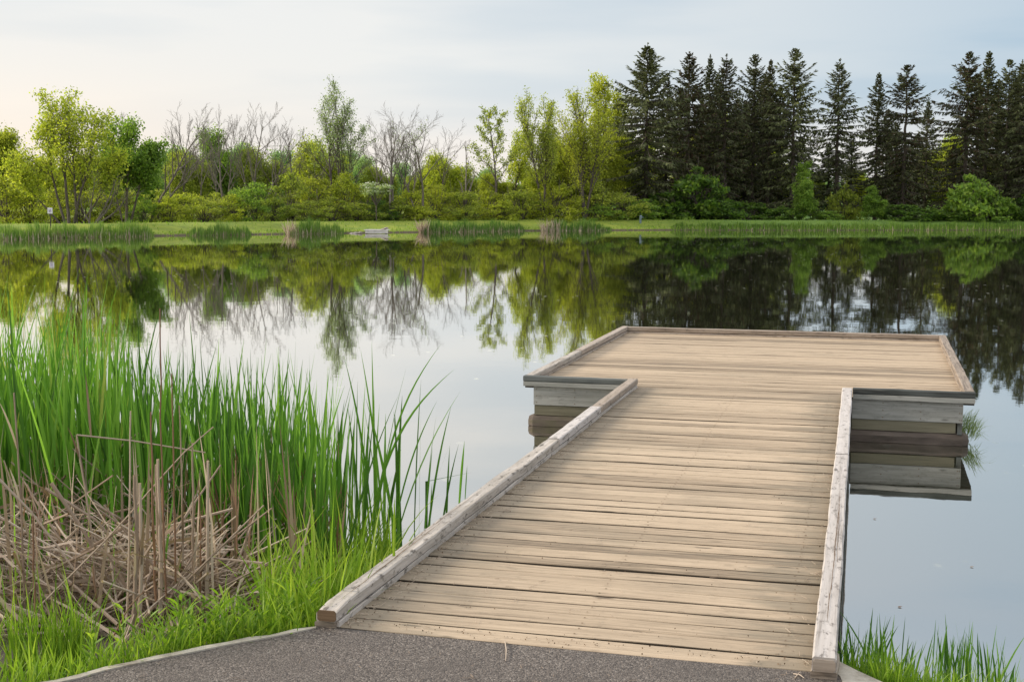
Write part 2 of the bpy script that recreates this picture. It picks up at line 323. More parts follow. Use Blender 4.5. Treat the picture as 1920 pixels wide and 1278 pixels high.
m, nt, bs, out = mat('sign_violet_print'); nt.links.new(ramp(nt, noise(nt, N(nt, 'ShaderNodeNewGeometry').outputs['Position'], 14, 3), [(.3, (.30, .25, .38)), (.7, (.46, .40, .52))]), bs.inputs['Base Color']); M['print'] = m
m, nt, bs, out = mat('post_blue_grey'); nt.links.new(ramp(nt, noise(nt, N(nt, 'ShaderNodeNewGeometry').outputs['Position'], 6, 4), [(.3, (.10, .14, .17)), (.7, (.22, .27, .30))]), bs.inputs['Base Color']); bs.inputs['Roughness'].default_value = .5; M['bluegrey'] = m
m, nt, bs, out = mat('rock'); nt.links.new(ramp(nt, noise(nt, N(nt, 'ShaderNodeNewGeometry').outputs['Position'], 4, 6, .7), [(.3, (.18, .14, .12)), (.7, (.50, .45, .38))]), bs.inputs['Base Color']); bs.inputs['Roughness'].default_value = .9; M['rock'] = m
# ---------------------------------------------------------------- terrain
def interp(x, pts): return float(np.interp(x, [p[0] for p in pts], [p[1] for p in pts]))
KL_in = [(127, 1278), (193, 1258), (300, 1235), (433, 1208), (533, 1190), (593, 1177)]
KL_out = [(107, 1273), (193, 1250), (227, 1243), (328, 1222), (433, 1201), (520, 1184), (593, 1172)]
ZP = .413
kin = [at_z(x, y, ZP) for x, y in KL_in]; kout = [at_z(x, y, ZP + .006) for x, y in KL_out]
path_edge = [(-12, 1.5), (-4.5, 3.6)] + [(p.x, p.y) for p in kout] + [(1.25, 4.95), (1.75, 4.55), (2.6, 3.6), (12, -3)]
shore = [(-40, 6.2), (-5, 6.4), (-3, 6.7), (-1, 6.9), (0, 6.7), (.9, 6.2), (1.3, 5.85), (2.2, 5.55), (4, 5.2), (40, 3)]
far_shore_px = [(-1600, 470), (-300, 452), (0, 448.5), (60, 448), (290, 442.5), (480, 440), (640, 437.5), (800, 435.5), (980, 433), (1140, 432), (1260, 431.5), (1500, 432), (1920, 431.5), (2600, 432), (4200, 440)]
far_shore = [(at_z(x, y, 0).x, at_z(x, y, 0).y) for x, y in far_shore_px]
def height(x, y):
    if y < 30:
        ye = interp(x, path_edge); ys = interp(x, shore)
        if y <= ye: return .365
        b = .03 * math.sin(x * 3.1 + y) + .02 * math.sin(x * 7 + 2 * y)
        if y < ys:
            t = (y - ye) / max(ys - ye, .1); return .365 * (1 - t) ** .9 + b * t * (1 - t) * 3
        return max(-.9, -(y - ys) * .28)
    ys = interp(x, far_shore); s = y - ys
    wob = .05 * math.sin(x * .9) * math.sin(y * .7)
    if s < 0: return max(-.9, s * .25)
    if s < 1.2: return .16 * s
    if s < 8: t = (s - 1.2) / 6.8; t = t * t * (3 - 2 * t); return .19 + t * .64 + wob * .6
    if s < 30: return .83 + (s - 8) * -.012
    return .57 + max(0, s - 60) * .004
def lin(a, b, n): return list(np.linspace(a, b, n, endpoint=False))
ys_ = lin(-60, 0, 8) + lin(0, 3.5, 8) + lin(3.5, 8.5, 50) + lin(8.5, 12, 10) + lin(12, 70, 12) + lin(70, 150, 200) + lin(150, 260, 22) + lin(260, 900, 12) + [900]
xs_ = lin(-700, -70, 10) + lin(-70, -8, 32) + lin(-8, 5, 70) + lin(5, 75, 36) + lin(75, 700, 10) + [700]
V = np.array([(x, y, height(x, y)) for y in ys_ for x in xs_]); nx = len(xs_)
F = np.array([(j * nx + i, j * nx + i + 1, (j + 1) * nx + i + 1, (j + 1) * nx + i) for j in range(len(ys_) - 1) for i in range(nx - 1)])
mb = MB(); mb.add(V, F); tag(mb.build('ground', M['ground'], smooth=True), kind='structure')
mb = MB(); mb.add([(-400, 3, 0), (400, 3, 0), (400, 150, 0), (-400, 150, 0)], np.array([[0, 1, 2, 3]])); tag(mb.build('water', M['water']), kind='structure')
# asphalt path
YAW = .2593
def pw(u, v, z=0): return Vector((u * math.cos(YAW) + v * math.sin(YAW), -u * math.sin(YAW) + v * math.cos(YAW), z))
edgeL = at_z(600, 1166, ZP); edgeR = at_z(1570, 1252, ZP)
rng = random.Random(5)
ed = []
for i in range(41):
    t = i / 40; p = edgeL.lerp(edgeR, t); ed.append((p.x + rng.gauss(0, .003), p.y + rng.gauss(0, .007) - .004))
poly = [(-12, 1.2), (-4.6, 3.4)] + [(p.x, p.y) for p in kin] + ed + [(at_z(1579, 1278, ZP).x, at_z(1579, 1278, ZP).y), (1.28, 4.3), (2.2, 3.2), (12, -4), (12, -9), (-12, -9)]
mb = MB(); n = len(poly); mb.add([(x, y, ZP) for x, y in poly] + [(x, y, ZP - .05) for x, y in poly], [tuple(range(n - 1, -1, -1))] + [(i, (i + 1) % n, (i + 1) % n + n, i + n) for i in range(n)])
tag(mb.build('path', M['asphalt']), kind='structure')
# concrete kerb strips either side
def strip(a, b, z, th, seed):
    r = random.Random(seed); n = len(a); V = []
    for p, q in zip(a, b): V += [(p[0], p[1], z), (q[0], q[1], z + r.gauss(0, .003)), (p[0], p[1], z - th), (q[0], q[1], z - th)]
    F = []
    for i in range(n - 1):
        k = i * 4; F += [(k, k + 4, k + 5, k + 1), (k + 1, k + 5, k + 7, k + 3), (k + 2, k + 6, k + 4, k)]
    F += [(0, 1, 3, 2), ((n - 1) * 4 + 1, (n - 1) * 4, (n - 1) * 4 + 2, (n - 1) * 4 + 3)]
    mb = MB(); mb.add(V, F); return mb
def resample(pts, n):
    d = [0]
    for a, b in zip(pts, pts[1:]): d.append(d[-1] + math.hypot(a[0] - b[0], a[1] - b[1]))
    t = np.linspace(0, d[-1], n); return list(zip(np.interp(t, d, [p[0] for p in pts]), np.interp(t, d, [p[1] for p in pts])))
ko = resample([(-12, 1.42), (-4.55, 3.56)] + [(p.x, p.y) for p in kout], 120); ki = resample([(-12, 1.28), (-4.55, 3.45)] + [(p.x, p.y) for p in kin], 120)
r = random.Random(3); ko = [(x + r.gauss(0, .004), y + r.gauss(0, .007)) for x, y in ko]; ki = [(x, y - .005) for x, y in ki]
kb = strip(ki, ko, ZP + .006, .12, 1)
a = [at_z(1560, 1256, ZP), at_z(1575, 1268, ZP), at_z(1580, 1280, ZP)]; b = [at_z(1572, 1243, ZP), at_z(1610, 1258, ZP), at_z(1655, 1280, ZP)]
a = [(p.x, p.y) for p in a] + [(1.28, 4.3), (2.2, 3.2), (12, -4)]; b = [(p.x, p.y) for p in b] + [(1.75, 4.30), (2.45, 3.3), (12.2, -3.9)]
kb2 = strip(a, b, ZP + .004, .12, 2); kb.V += kb2.V; kb.F += [f + kb.n for f in kb2.F]; kb.T += kb2.T; kb.A += kb2.A; kb.U += kb2.U
tag(kb.build('kerb', M['concrete']), kind='structure')
# ---------------------------------------------------------------- the pier
U0, V0 = -1.14, 5.05
uL, uR, W = -2.187, -.136, .0914
uLo, uRo = uL - U0, uR + W - U0
pL, pR, pR2 = -3.231 - U0, 1.048 - U0, 1.111 - U0
vF, vB = 12.617 - V0, 18.244 - V0
CT = .503; DK = .418                     # kerb top, deck top
p0 = pw(U0, V0)
pier = empty('fishing_pier', (p0.x, p0.y, 0), -YAW)
tag(pier, 'T-shaped tan plank pier with low grey timber kerbs reaching over the pond', 'pier')
rng = random.Random(11)
mb = MB(); pitch = .1495; v = .075
def ux(v): return pR + (pR2 - pR) * max(0, (v - vF) / (vB - vF))
nb = 0
while v < vB - .05:
    gap = rng.choice([.011, .012, .014, .016, .019, .026]) if v < vF else rng.choice([.009, .012, .016])
    bw = pitch - gap
    if v - pitch / 2 < vF: a, b = uLo + .004, uRo - .004
    else: a, b = pL + .004, ux(v) - .004
    a0 = a; sk = rng.gauss(0, .003)
    ang = .0 if v > 1 else (1 - v) * .0
    z = DK + rng.gauss(0, .0016)
    beam(mb, (a, v + sk, z), (b, v - sk, z), bw, .036, .003, max(2, int((b - a) / .35)), .0012, rng.random(), rng=rng)
    v += pitch; nb += 1
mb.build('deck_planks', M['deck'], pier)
scr = []                                     # screw heads, three pairs to a board
for k in range(50):
    for u in (uLo + W + .12, (uLo + uRo) / 2, uRo - W - .12):
        for dv in (-.035, .035): scr.append((u + rng.gauss(0, .006), .075 + k * pitch + dv + rng.gauss(0, .004)))
def screw_pts(u, v, z): return [(u + .0048 * math.cos(a * math.pi / 3), v + .0048 * math.sin(a * math.pi / 3), z) for a in range(6)]
mb = MB(); mb.add(screw_pts(0, 0, 0), [(0, 1, 2, 3, 4, 5)]); sm = mb.mesh('screw_head', None)
for u, v_ in scr[:96]:
    o = bpy.data.objects.new('screw_head', sm); sc.collection.objects.link(o); o.parent = pier; o.location = (u, v_, DK + .0035)
mb = MB()
for u, v_ in scr[96:]: mb.add(screw_pts(u, v_, DK + .0035), [(0, 1, 2, 3, 4, 5)])
tag(mb.build('screw_heads', M['endgrain'], pier), kind='stuff'); sm.materials.append(M['endgrain'])
def rail(a, b, m, z=CT, h=None, wd=W, name='edge_timber', jit=.0012, lab=None, sub=2):
    mb = MB(); L = math.hypot(a[0] - b[0], a[1] - b[1]); h = h or (CT - DK - .028)
    beam(mb, (a[0], a[1], z), (b[0], b[1], z), wd, h, .007, max(3, int(L / .12)), jit, rng.random(), rng=rng, sub=sub)
    o = mb.build(name, m, pier)
    if lab: o['label'] = lab
    return o
def sp_(px, py):       # pixel on the kerb top plane -> pier coordinates
    p = at_z(px, py, CT) - p0; return (p.x * math.cos(YAW) - p.y * math.sin(YAW), p.x * math.sin(YAW) + p.y * math.cos(YAW))
cL, cR = uLo + W / 2, uRo - W / 2
j1 = sp_(1035, 822)[1]; j2 = sp_(1115, 762)[1]; jr = sp_(1577, 851)[1]
nL, nR = 5.0535 - V0 - .02, 5.0392 - V0 - .07
g = .005
_o = rail((cL, nL), (cL, j1 - g), M['rail_grey'], jit=.0022, lab='cracked grey timber with a splintered near end')
_r = random.Random(9)
for _v in _o.data.vertices:                  # splintered, rounded-off near end
    t = (_v.co.y - nL) / .16
    if t < 1 and _v.co.z > CT - .035: _v.co.z -= (1 - t) ** 1.5 * .010 + _r.uniform(0, .007) * (1 - t); _v.co.x += _r.uniform(-.004, .004) * (1 - t)
rail((cL + .004, j1 + g), (cL + .002, j2 - g), M['rail_pale'], z=CT + .004)
rail((cL, j2 + g), (cL, vF + .13), M['rail_tan'])
rail((cR, nR), (cR, jr - g), M['rail_pale'], jit=.0012, lab='whitish timber with a long crack along its top')
rail((cR, jr + g), (cR - .002, vF + .012), M['rail_pale'], z=CT + .003)
rb = (pR2 - pR) / (vB - vF)
def crack(x, va, vb, z, wd, seed):
    r = random.Random(seed); n = int((vb - va) / .05); V = []; o_ = 0
    for i in range(n + 1):
        o_ += r.gauss(0, .0012); t = i / n; ww = wd * math.sin(math.pi * t) ** .5 * r.uniform(.3, 1.2) + .0003; v_ = va + (vb - va) * t
        V += [(x + o_ - ww, v_, z), (x + o_ + ww, v_, z)]
    mb = MB(); mb.add(V, np.array([[2 * i, 2 * i + 1, 2 * i + 3, 2 * i + 2] for i in range(n)])); mb.build('crack', M['endgrain'], pier)
crack(cR - .004, .35, 2.6, CT + .0035, .0022, 1); crack(cR + .018, 1.3, 3.0, CT + .0035, .0012, 2); crack(cL + .01, .1, 1.6, CT + .0045, .0022, 3); crack(cL - .02, .6, 2.4, CT + .0045, .0016, 4)
# platform kerbs
jp = sp_(1083, 657)[1]
rail((pL + W / 2, vF + W + g), (pL + W / 2, jp - g), M['rail_grey'], z=CT + .001, lab='grey speckled timber')
rail((pL + W / 2 + .005, jp + g), (pL + W / 2, vB - .001), M['rail_tan'], z=CT + .008)
rail((pL + W + .002, vB - W / 2), (pR2 - W - .002, vB - W / 2), M['rail_tan'], z=CT + .002, name='edge_timber')
rail((pR - W / 2 + rb * W, vF + W + g), (pR2 - W / 2, vB - .001), M['rail_tan'], z=CT + .003)
rail((pL, vF + W / 2), (uLo - .003, vF + W / 2), M['dark_wood'], h=.052, lab='dark stained timber')
rail((uRo + .003, vF + W / 2), (pR, vF + W / 2), M['dark_wood'], h=.052, lab='dark stained timber')
# risers under the kerb timbers and the pale lip under the platform front
def board(a, b, ztop, h, th, m, name, jit=.0012):
    mb = MB(); L = math.hypot(a[0] - b[0], a[1] - b[1])
    beam(mb, (a[0], a[1], ztop), (b[0], b[1], ztop), th, h, .003, max(3, int(L / .2)), jit, rng.random(), rng=rng, sub=0)
    return mb.build(name, m, pier)
rh = CT - DK - .028
for (a, b) in (((cL + .004, nL + .03), (cL + .004, vF + .11)), ((cR - .004, nR + .05), (cR - .004, vF)), ((pL + W / 2 + .004, vF + W), (pL + W / 2 + .004, vB - .01)),
               ((pL + W, vB - W / 2 - .004), (pR2 - W, vB - W / 2 - .004)), ((pR - W / 2 - .004 + rb * W, vF + W), (pR2 - W / 2 - .004, vB - .01))):
    board(a, b, CT - rh - .004, .029, W - .014, M['rail_grey'] if a[0] < 0 and b[1] < vB - 1 else M['rail_tan'], 'riser')
for (a, b) in (((pL + .002, vF + .024), (uLo - .006, vF + .024)), ((uRo + .006, vF + .024), (pR - .002, vF + .024))):
    board(a, b, CT - .054, .046, .045, M['skirt'], 'fascia')
for (a, b) in (((pL + .001, vF + .05), (pL + .001, vB)), ((pR + .001, vF + .05), (pR2 + .001, vB))):
    board((a[0] + (.022 if a[0] < 0 else -.022), a[1]), (b[0] + (.022 if a[0] < 0 else -.022), b[1]), CT - .056, .044, .04, M['skirt'], 'fascia')
# walkway side stringers
for s, x in ((1, uLo + .03), (-1, uRo - .03)):
    board((x, .12), (x, vF), DK - .038, .24, .045, M['dark_wood'], 'stringer')
board((uLo + .06, .06), (uRo - .06, .06), DK - .038, .10, .04, M['dark_wood'], 'stringer')
# floating box under the platform: skirts all round and a wet log fender
ins = .10
x0, x1, y0, y1 = pL + ins, pR - ins, vF + .06, vB - ins
for (zt, h, i2, m, cut) in ((CT - .106, .185, 0, M['skirt'], 0), (CT - .294, .098, .006, M['moss'], .055)):
    board((x0 + i2, y0 + i2), (uLo - .002, y0 + i2), zt, h, .04, m, 'skirt_board')
    board((uLo + .0, y0 + i2 + .05), (uRo, y0 + i2 + .05), zt, h, .04, m, 'skirt_board')
    board((uRo + .002, y0 + i2), (x1 - i2 - cut, y0 + i2), zt, h, .04, m, 'skirt_board')
    board((x0 + i2 + .02, y0 + .03), (x0 + i2 + .02, y1), zt, h, .036, m, 'skirt_board')
    board((x1 - i2 - .02, y0 + .03), (x1 - i2 - .02, y1), zt, h, .036, m, 'skirt_board')
    board((x0 + i2 + .05, y1), (x1 - .05, y1), zt, h, .04, m, 'skirt_board')
board((x1 - .045, y0 - .001), (x1 - .002, y0 - .001), CT - .297, .105, .045, M['dark_wood'], 'corner_block')
for x in [x0 + .03, x0 + .42, x0 + .9, uRo + .28, uRo + .62, uRo + .98, x1 - .03]:
    for z in (CT - .13, CT - .20, CT - .265):
        q = [(x + .005 * math.cos(k * math.pi / 3), y0 - .0235, z + .005 * math.sin(k * math.pi / 3)) for k in range(6)]
        mb = MB(); mb.add(q + [(a, b + .01, c) for a, b, c in q], [(0, 1, 2, 3, 4, 5)] + [(i, (i + 1) % 6, (i + 1) % 6 + 6, i + 6) for i in range(6)]); mb.build('nail', M['endgrain'], pier)
def log(a, b, r, m, z):
    mb = MB(); a = Vector((*a, z)); b = Vector((*b, z)); d = (b - a).normalized(); n = 8; sx = d.cross(Vector((0, 0, 1))).normalized(); L = (b - a).length
    st = [(-.0, .72), (.05, 1)] + [(x, 1 + rng.gauss(0, .03)) for x in np.linspace(.3, L - .3, 14)] + [(L - .05, 1), (L, .72)]
    V = []; U = []; F = []
    for t, k in st:
        for i in range(n):
            an = 2 * math.pi * (i + .5) / n; V.append(tuple(a + d * t + sx * (r * k * math.cos(an)) + Vector((0, 0, r * k * .8 * math.sin(an)))))
    for j in range(len(st) - 1):
        for i in range(n):
            i2 = (i + 1) % n; F.append((j * n + i, j * n + i2, (j + 1) * n + i2, (j + 1) * n + i)); U += [(st[j][0], i * .03), (st[j][0], i * .03 + .03), (st[j + 1][0], i * .03 + .03), (st[j + 1][0], i * .03)]
    F += [tuple(range(n - 1, -1, -1)), tuple(range((len(st) - 1) * n, len(st) * n))]; U += [(0.01 * i, .02 * i) for i in range(2 * n)]
    mb.add(V, F, .5, U); return mb.build('log_float', m, pier, smooth=False)
log((x0 - .055, y0 + .05), (x1 + .055, y0 + .05), .105, M['log'], .036)
log((x0 + .01, y0 + .2), (x0 + .01, y1 - .1), .10, M['log'], -.02); log((x1 - .01, y0 + .2), (x1 - .01, y1 - .1), .10, M['log'], -.02)
log((x0 - .055, y1 - .02), (x1 + .055, y1 - .02), .115, M['log'], -.01)
# end blocks at the path
for x in (cL - .012, cR):
    mb = MB(); nn_ = nL if x < 0 else nR
    beam(mb, (x, nn_ + .022, CT - rh - .004), (x, nn_ + .24, CT - rh - .004), .10, .16, .006, 3, .003, .4, rng=rng); mb.build('end_block', M['rail_tan'], pier)
mb = MB(); beam(mb, (cL, nL - .006, CT - .007), (cL, nL - .0008, CT - .007), W - .008, rh - .01, .008, 1, 0, .5, rng=rng); mb.build('end_grain', M['endgrain'], pier)
mb = MB(); beam(mb, (cR, nR - .006, CT - .007), (cR, nR - .0008, CT - .007), W - .008, rh - .01, .008, 1, 0, .5, rng=rng); mb.build('end_grain', M['rail_tan'], pier)
#MORE
# ---------------------------------------------------------------- trees
def nrm(v):
    return v / (np.linalg.norm(v) + 1e-9)
def side_dir(d, ang, az):
    ref = np.array([0, 0, 1.]) if abs(d[2]) < .95 else np.array([1., 0, 0])
    x = nrm(np.cross(d, ref)); y = np.cross(d, x)
    return nrm(d * math.cos(ang) + (x * math.cos(az) + y * math.sin(az)) * math.sin(ang))
def grow(segs, tips, p, d, L, r, lvl, P, rg):
    """one limb and everything that leaves it; P: per-level lists (count, angle, ratio, start, up, wob)"""
    ns = P['ns'][lvl]; up = P['up'][lvl]; wob = P['wob'][lvl]; pts = [p]; rad = [r]; q = p; r1 = r * P['taper'][lvl]
    ds = [d]
    for i in range(ns):
        d = nrm(d + np.array([rg.gauss(0, wob), rg.gauss(0, wob), rg.gauss(0, wob) * .6 + up]))
        q = q + d * (L / ns); rr = r + (r1 - r) * ((i + 1) / ns)
        segs.append((*pts[-1], *q, rad[-1], rr)); pts.append(q); rad.append(rr); ds.append(d)
    if lvl == P['levels'] - 1:
        tips.append((pts[-1], d)); 
        if ns > 1: tips.append((pts[-2], d))
        return
    n = P['n'][lvl]; az = rg.random() * 6.28
    for k in range(n):
        t = P['start'][lvl] + (1 - P['start'][lvl]) * ((k + rg.random() * .8) / n) if n > 1 else 1
        t = min(t, 1) ; f = t * ns; i = min(int(f), ns - 1); f -= i
        b = pts[i] * (1 - f) + pts[i + 1] * f; br = rad[i] * (1 - f) + rad[i + 1] * f
        az += 2.4 + rg.gauss(0, .5)
        a = P['ang'][lvl] * rg.uniform(.7, 1.25) * (1 - P.get('close', .35) * t)
        shape = (1 - P['fall'][lvl] * t) * rg.uniform(.75, 1.15)
        nl = L * P['ratio'][lvl] * shape
        grow(segs, tips, b, side_dir(ds[i + 1], a, az), nl, min(br * .75, P['rmax'] * nl), lvl + 1, P, rg)
    # leader ends as a twig
    tips.append((pts[-1], ds[-1]))
DEF = dict(levels=4, n=[13, 8, 6, 0], ang=[.75, .7, .7, 0], ratio=[.42, .5, .55, 0], start=[.3, .25, .2, 0], up=[.02, .07, .05, .04], wob=[.05, .10, .14, .16],
           ns=[9, 6, 4, 2], taper=[.25, .25, .3, .35], fall=[.5, .4, .3, 0], rmax=.018, close=.35)
def tree_mesh(seed, H, stems, P, width=None, leaf=None, nleaf=6, lsize=.16, lspread=.22, rbase=None, bark='bark', minr=.009, tip_keep=1.0, name='tree', sides=4):
    """stems: list of (dx, dy, lean_x, lean_y, length factor, radius factor)"""
    P = {**DEF, **P}; rg = random.Random(seed); segs = []; tips = []
    rb = rbase or H * .016
    for (dx, dy, lx, ly, lf, rf) in stems:
        grow(segs, tips, np.array([dx, dy, -.25]), nrm(np.array([lx, ly, 1.])), H * lf, rb * rf, 0, P, rg)
    S = np.array(segs); S[:, 6:8] = np.maximum(S[:, 6:8], minr)
    T_ = np.array([t[0] for t in tips]); kz = H / np.percentile(T_[:, 2], 99.3); kx = kz
    if width: kx = width / (np.percentile(T_[:, 0], 97.5) - np.percentile(T_[:, 0], 2.5))
    K = np.array([kx, kx, kz]); S[:, 0:3] *= K; S[:, 3:6] *= K; tips = [(t[0] * K, t[1]) for t in tips]
    big = S[:, 6] > .035
    mb = MB(); prisms(mb, S[big], 6); prisms(mb, S[~big], 3)
    tm = mb.mesh(name + '_trunk', M[bark]); lm = None
    if leaf:
        rs = np.random.RandomState(seed); T = np.array([t[0] for t in tips])
        if tip_keep < 1: T = T[rs.rand(len(T)) < tip_keep]
        C = np.repeat(T, nleaf, 0); C = C + rs.normal(0, lspread, C.shape) * np.array([1, 1, .8])
        mb = MB(); leaves(mb, C, lsize, rs); lm = mb.mesh(name + '_crown', M[leaf])
    return tm, lm
def shoreD(px):
    D = 100.
    for _ in range(6): D = interp((px - 960) / FPX * D, far_shore)
    return D
def place(name, meshes, px, D, base=None, rz=0., s=1., sz=None, label=None, cat='tree', group=None, mats=None, kids=('trunk', 'crown')):
    D = max(D, shoreD(px) + 8.4); x = (px - 960) / FPX * D; z = height(x, D) - .05 if base is None else base
    e = empty(name, (x, D, z), rz); e.scale = (s, s, sz or s)
    for nm, me in zip(kids, meshes):
        if me is None: continue
        o = bpy.data.objects.new(nm, me); sc.collection.objects.link(o); o.parent = e
    tag(e, label, cat, group); return e
def zt(px, py, D): return at_y(px, py, D).z
def Htop(px, py, D):
    x = (px - 960) / FPX * D; return zt(px, py, D) - height(x, D) + .05
# --- spruces
def spruce_mesh(seed, H, Rm, bare=.10, gap=0., dens=1., sweep=1., pw_=.72):
    rg = random.Random(seed); rs = np.random.RandomState(seed); segs = []; C = []; Dn = []; Ls = []
    n = 22; z = -.2; prev = np.array([0, 0, -.2])
    for i in range(n):
        z1 = H * (i + 1) / n; q = np.array([rg.gauss(0, .03), rg.gauss(0, .03), z1])
        r0 = .20 * (H / 17) * (1 - i / n) + .012; r1 = .20 * (H / 17) * (1 - (i + 1) / n) + .010
        segs.append((*prev, *q, r0, r1)); prev = q
    h = H * bare
    while h < H - .25:
        f = 1 - h / H
        base_r = Rm * (min(1, f / .42) ** pw_) * (.85 + .25 * f)
        nb = rg.choice([4, 5, 5, 6]) if f > .12 else 4
        az0 = rg.random() * 6.28
        if rg.random() < gap: h += .35 + .2 * f; continue
        for k in range(nb):
            az = az0 + k * 6.28 / nb + rg.gauss(0, .25)
            lobe = 1 + .28 * math.sin(az * 2 + seed + h * .9) * math.sin(h * 1.3 + seed * 2)
            L = max(.22, lobe * base_r * rg.choice([rg.uniform(.8, 1.25), rg.uniform(.5, 1.0)]))
            if f > .6 and rg.random() < .25: L *= .5
            el = (.85 - 1.2 * min(1, f * 1.7)) * sweep + rg.gauss(0, .08)     # top boughs rise, lower ones droop
            p = np.array([0, 0, h]); d = np.array([math.cos(az) * math.cos(el), math.sin(az) * math.cos(el), math.sin(el)])
            m_ = 5; q = p
            for j in range(m_):
                d = nrm(d + np.array([rg.gauss(0, .05), rg.gauss(0, .05), (.10 if j > 1 else -.05) + (.06 if f < .3 else 0)]))
                q2 = q + d * (L / m_); segs.append((*q, *q2, .028 * (1 - j / m_) * (L / 2.2 + .3) + .006, .028 * (1 - (j + 1) / m_) * (L / 2.2 + .3) + .005))
                # twigs with needles on both sides and hanging below
                nt_ = int((5 + 5 * L / 2) * dens * (1.0 if j > 0 else .5))
                if nt_:
                    t = rs.uniform(0, 1, (nt_, 1)); c = q + (q2 - q) * t
                    side = nrm(np.cross(d, [0, 0, 1.])); sgn = rs.choice([-1, 1], (nt_, 1)); hang = rs.uniform(.1, 1.5, (nt_, 1)) * (1 if f > .25 else .35)
                    dd = d * rs.uniform(.2, .9, (nt_, 1)) + side * sgn * rs.uniform(.15, .9, (nt_, 1)) + np.array([0, 0, -1.]) * hang
                    dd /= np.linalg.norm(dd, axis=1, keepdims=True)
                    ln = rs.uniform(.20, .50, (nt_, 1)) * (.45 + .35 * min(L, 2)) 
                    C.append(c); Dn.append(dd); Ls.append(ln)
                q = q2
        h += rg.uniform(.26, .44) * (1.15 if f > .5 else .8)
    C.append(np.repeat(np.array([[0, 0, H - .6]]), 26, 0) + rs.uniform(0, 1, (26, 1)) * np.array([[0, 0, .6]])); dd = rs.normal(size=(26, 3)) * [.6, .6, .4] + [0, 0, .7]; Dn.append(dd / np.linalg.norm(dd, axis=1, keepdims=True)); Ls.append(np.full((26, 1), .16))
    C = np.concatenate(C); Dn = np.concatenate(Dn); Ls = np.concatenate(Ls)
    n = len(C); b = np.cross(Dn, rs.normal(size=(n, 3))); b /= np.linalg.norm(b, axis=1, keepdims=True)
    w_ = rs.uniform(.035, .075, (n, 1))
    mid = C + Dn * Ls * .45
    V = np.stack([C, mid + b * w_, C + Dn * Ls, mid - b * w_], 1)
    mb = MB(); mb.add(V.reshape(-1, 3), np.arange(4 * n).reshape(-1, 4), rs.uniform(0, 1, n)); cm = mb.mesh('spruce_crown', M['spruce'])
    S = np.array(segs); mb = MB(); prisms(mb, S[:22], 7); prisms(mb, S[22:], 3); return mb.mesh('spruce_trunk', M['bark_spruce']), cm
SPX = 0
SPV = [spruce_mesh(1, 17, 2.6), spruce_mesh(2, 17, 2.1, dens=.85), spruce_mesh(3, 17, 2.4, gap=.12, dens=.8), spruce_mesh(4, 17, 1.9, gap=.06), spruce_mesh(5, 17, 3.6, dens=1.25, pw_=.85, bare=.05), spruce_mesh(6, 17, 2.5, gap=.05, pw_=.6), spruce_mesh(7, 17, 2.2, gap=.1, pw_=.9, dens=1.1), spruce_mesh(8, 17, 2.3, pw_=.55, dens=.9, gap=.14)]
SPR = [ # px, tip y, D, variant, width scale, label
 (1208, 82, 128, 4, 1.15, 'broad dark spruce at the left end of the conifer row, overlapping pale green trees'),
 (1286, 98, 131, 0, 1.05, 'tall dark spruce directly right of the broad end spruce, with a full pointed top'),
 (1324, 103, 134, 6, .8, 'slim dark spruce squeezed beside a ragged crooked-topped one'),
 (1354, 101, 131, 2, 1.0, 'ragged spruce with a thin crooked top and long rising bough on its right'),
 (1407, 103, 134, 5, .95, 'slender spruce left of a very narrow slightly lower spruce'),
 (1436, 112, 132, 3, .75, 'very narrow spruce between a slender one and a tall broad-shouldered one'),
 (1481, 92, 130, 5, 1.12, 'tall spruce with broad rising shoulders left of the first sky gap'),
 (1563, 110, 132, 2, 1.05, 'open-branched spruce standing alone between two sky gaps, trunk showing through'),
 (1636, 137, 133, 3, .85, 'lowest spruce of the front row with a small neat spire top'),
 (1688, 122, 131, 7, 1.15, 'rounded-topped spruce right of the lowest spruce, left of the widest sky gap'),
 (1802, 98, 131, 5, 1.15, 'tall spruce with layered boughs on the right side of the widest sky gap'),
 (1838, 97, 134, 3, 1.0, 'needle-topped spruce just behind the layered tall spruce'),
 (1877, 112, 132, 7, .9, 'spruce with a blunt thin top near the right end of the row'),
 (1900, 113, 135, 6, .85, 'spruce crowded just left of the last tall spruce at the picture edge'),
 (1921, 88, 130, 0, 1.0, 'last tall spruce of the row at the right edge of the photo'),
 (1729, 188, 136, 1, .75, 'short spruce filling the low part of the widest sky gap'),
 (1985, 100, 131, 4, .9, 'spruce beyond the end of the visible row')]
for i, (px, py, D, v, ws, lab) in enumerate(SPR):
    D += 3; s = Htop(px, py, D) / 17
    place('spruce_tree', SPV[v], px, D, rz=i * 1.7, s=ws * 1.22, sz=s, label=lab, cat='spruce tree', group='spruces in a row behind the pond')
rg = random.Random(8)
for i, px in enumerate([1180, 1245, 1270, 1310, 1340, 1375, 1392, 1425, 1455, 1495, 1548, 1590, 1655, 1672, 1712, 1780, 1822, 1858, 1890, 1935]):
    D = 142 + rg.uniform(-1, 6); py = rg.uniform(135, 190) if (1230 < px < 1480 or px > 1800) else rg.uniform(200, 250)
    if px in (1495, 1548, 1590, 1712, 1780): py = rg.uniform(225, 275)
    s = Htop(px, py, D) / 17
    place('spruce_tree', SPV[rg.choice([0, 1, 3])], px, D, rz=i, s=1.2 * rg.uniform(.9, 1.15), sz=s, cat='spruce tree', group='lower spruces of the second row',
          label='lower spruce of the second row, mostly hidden behind the tall front spruces')
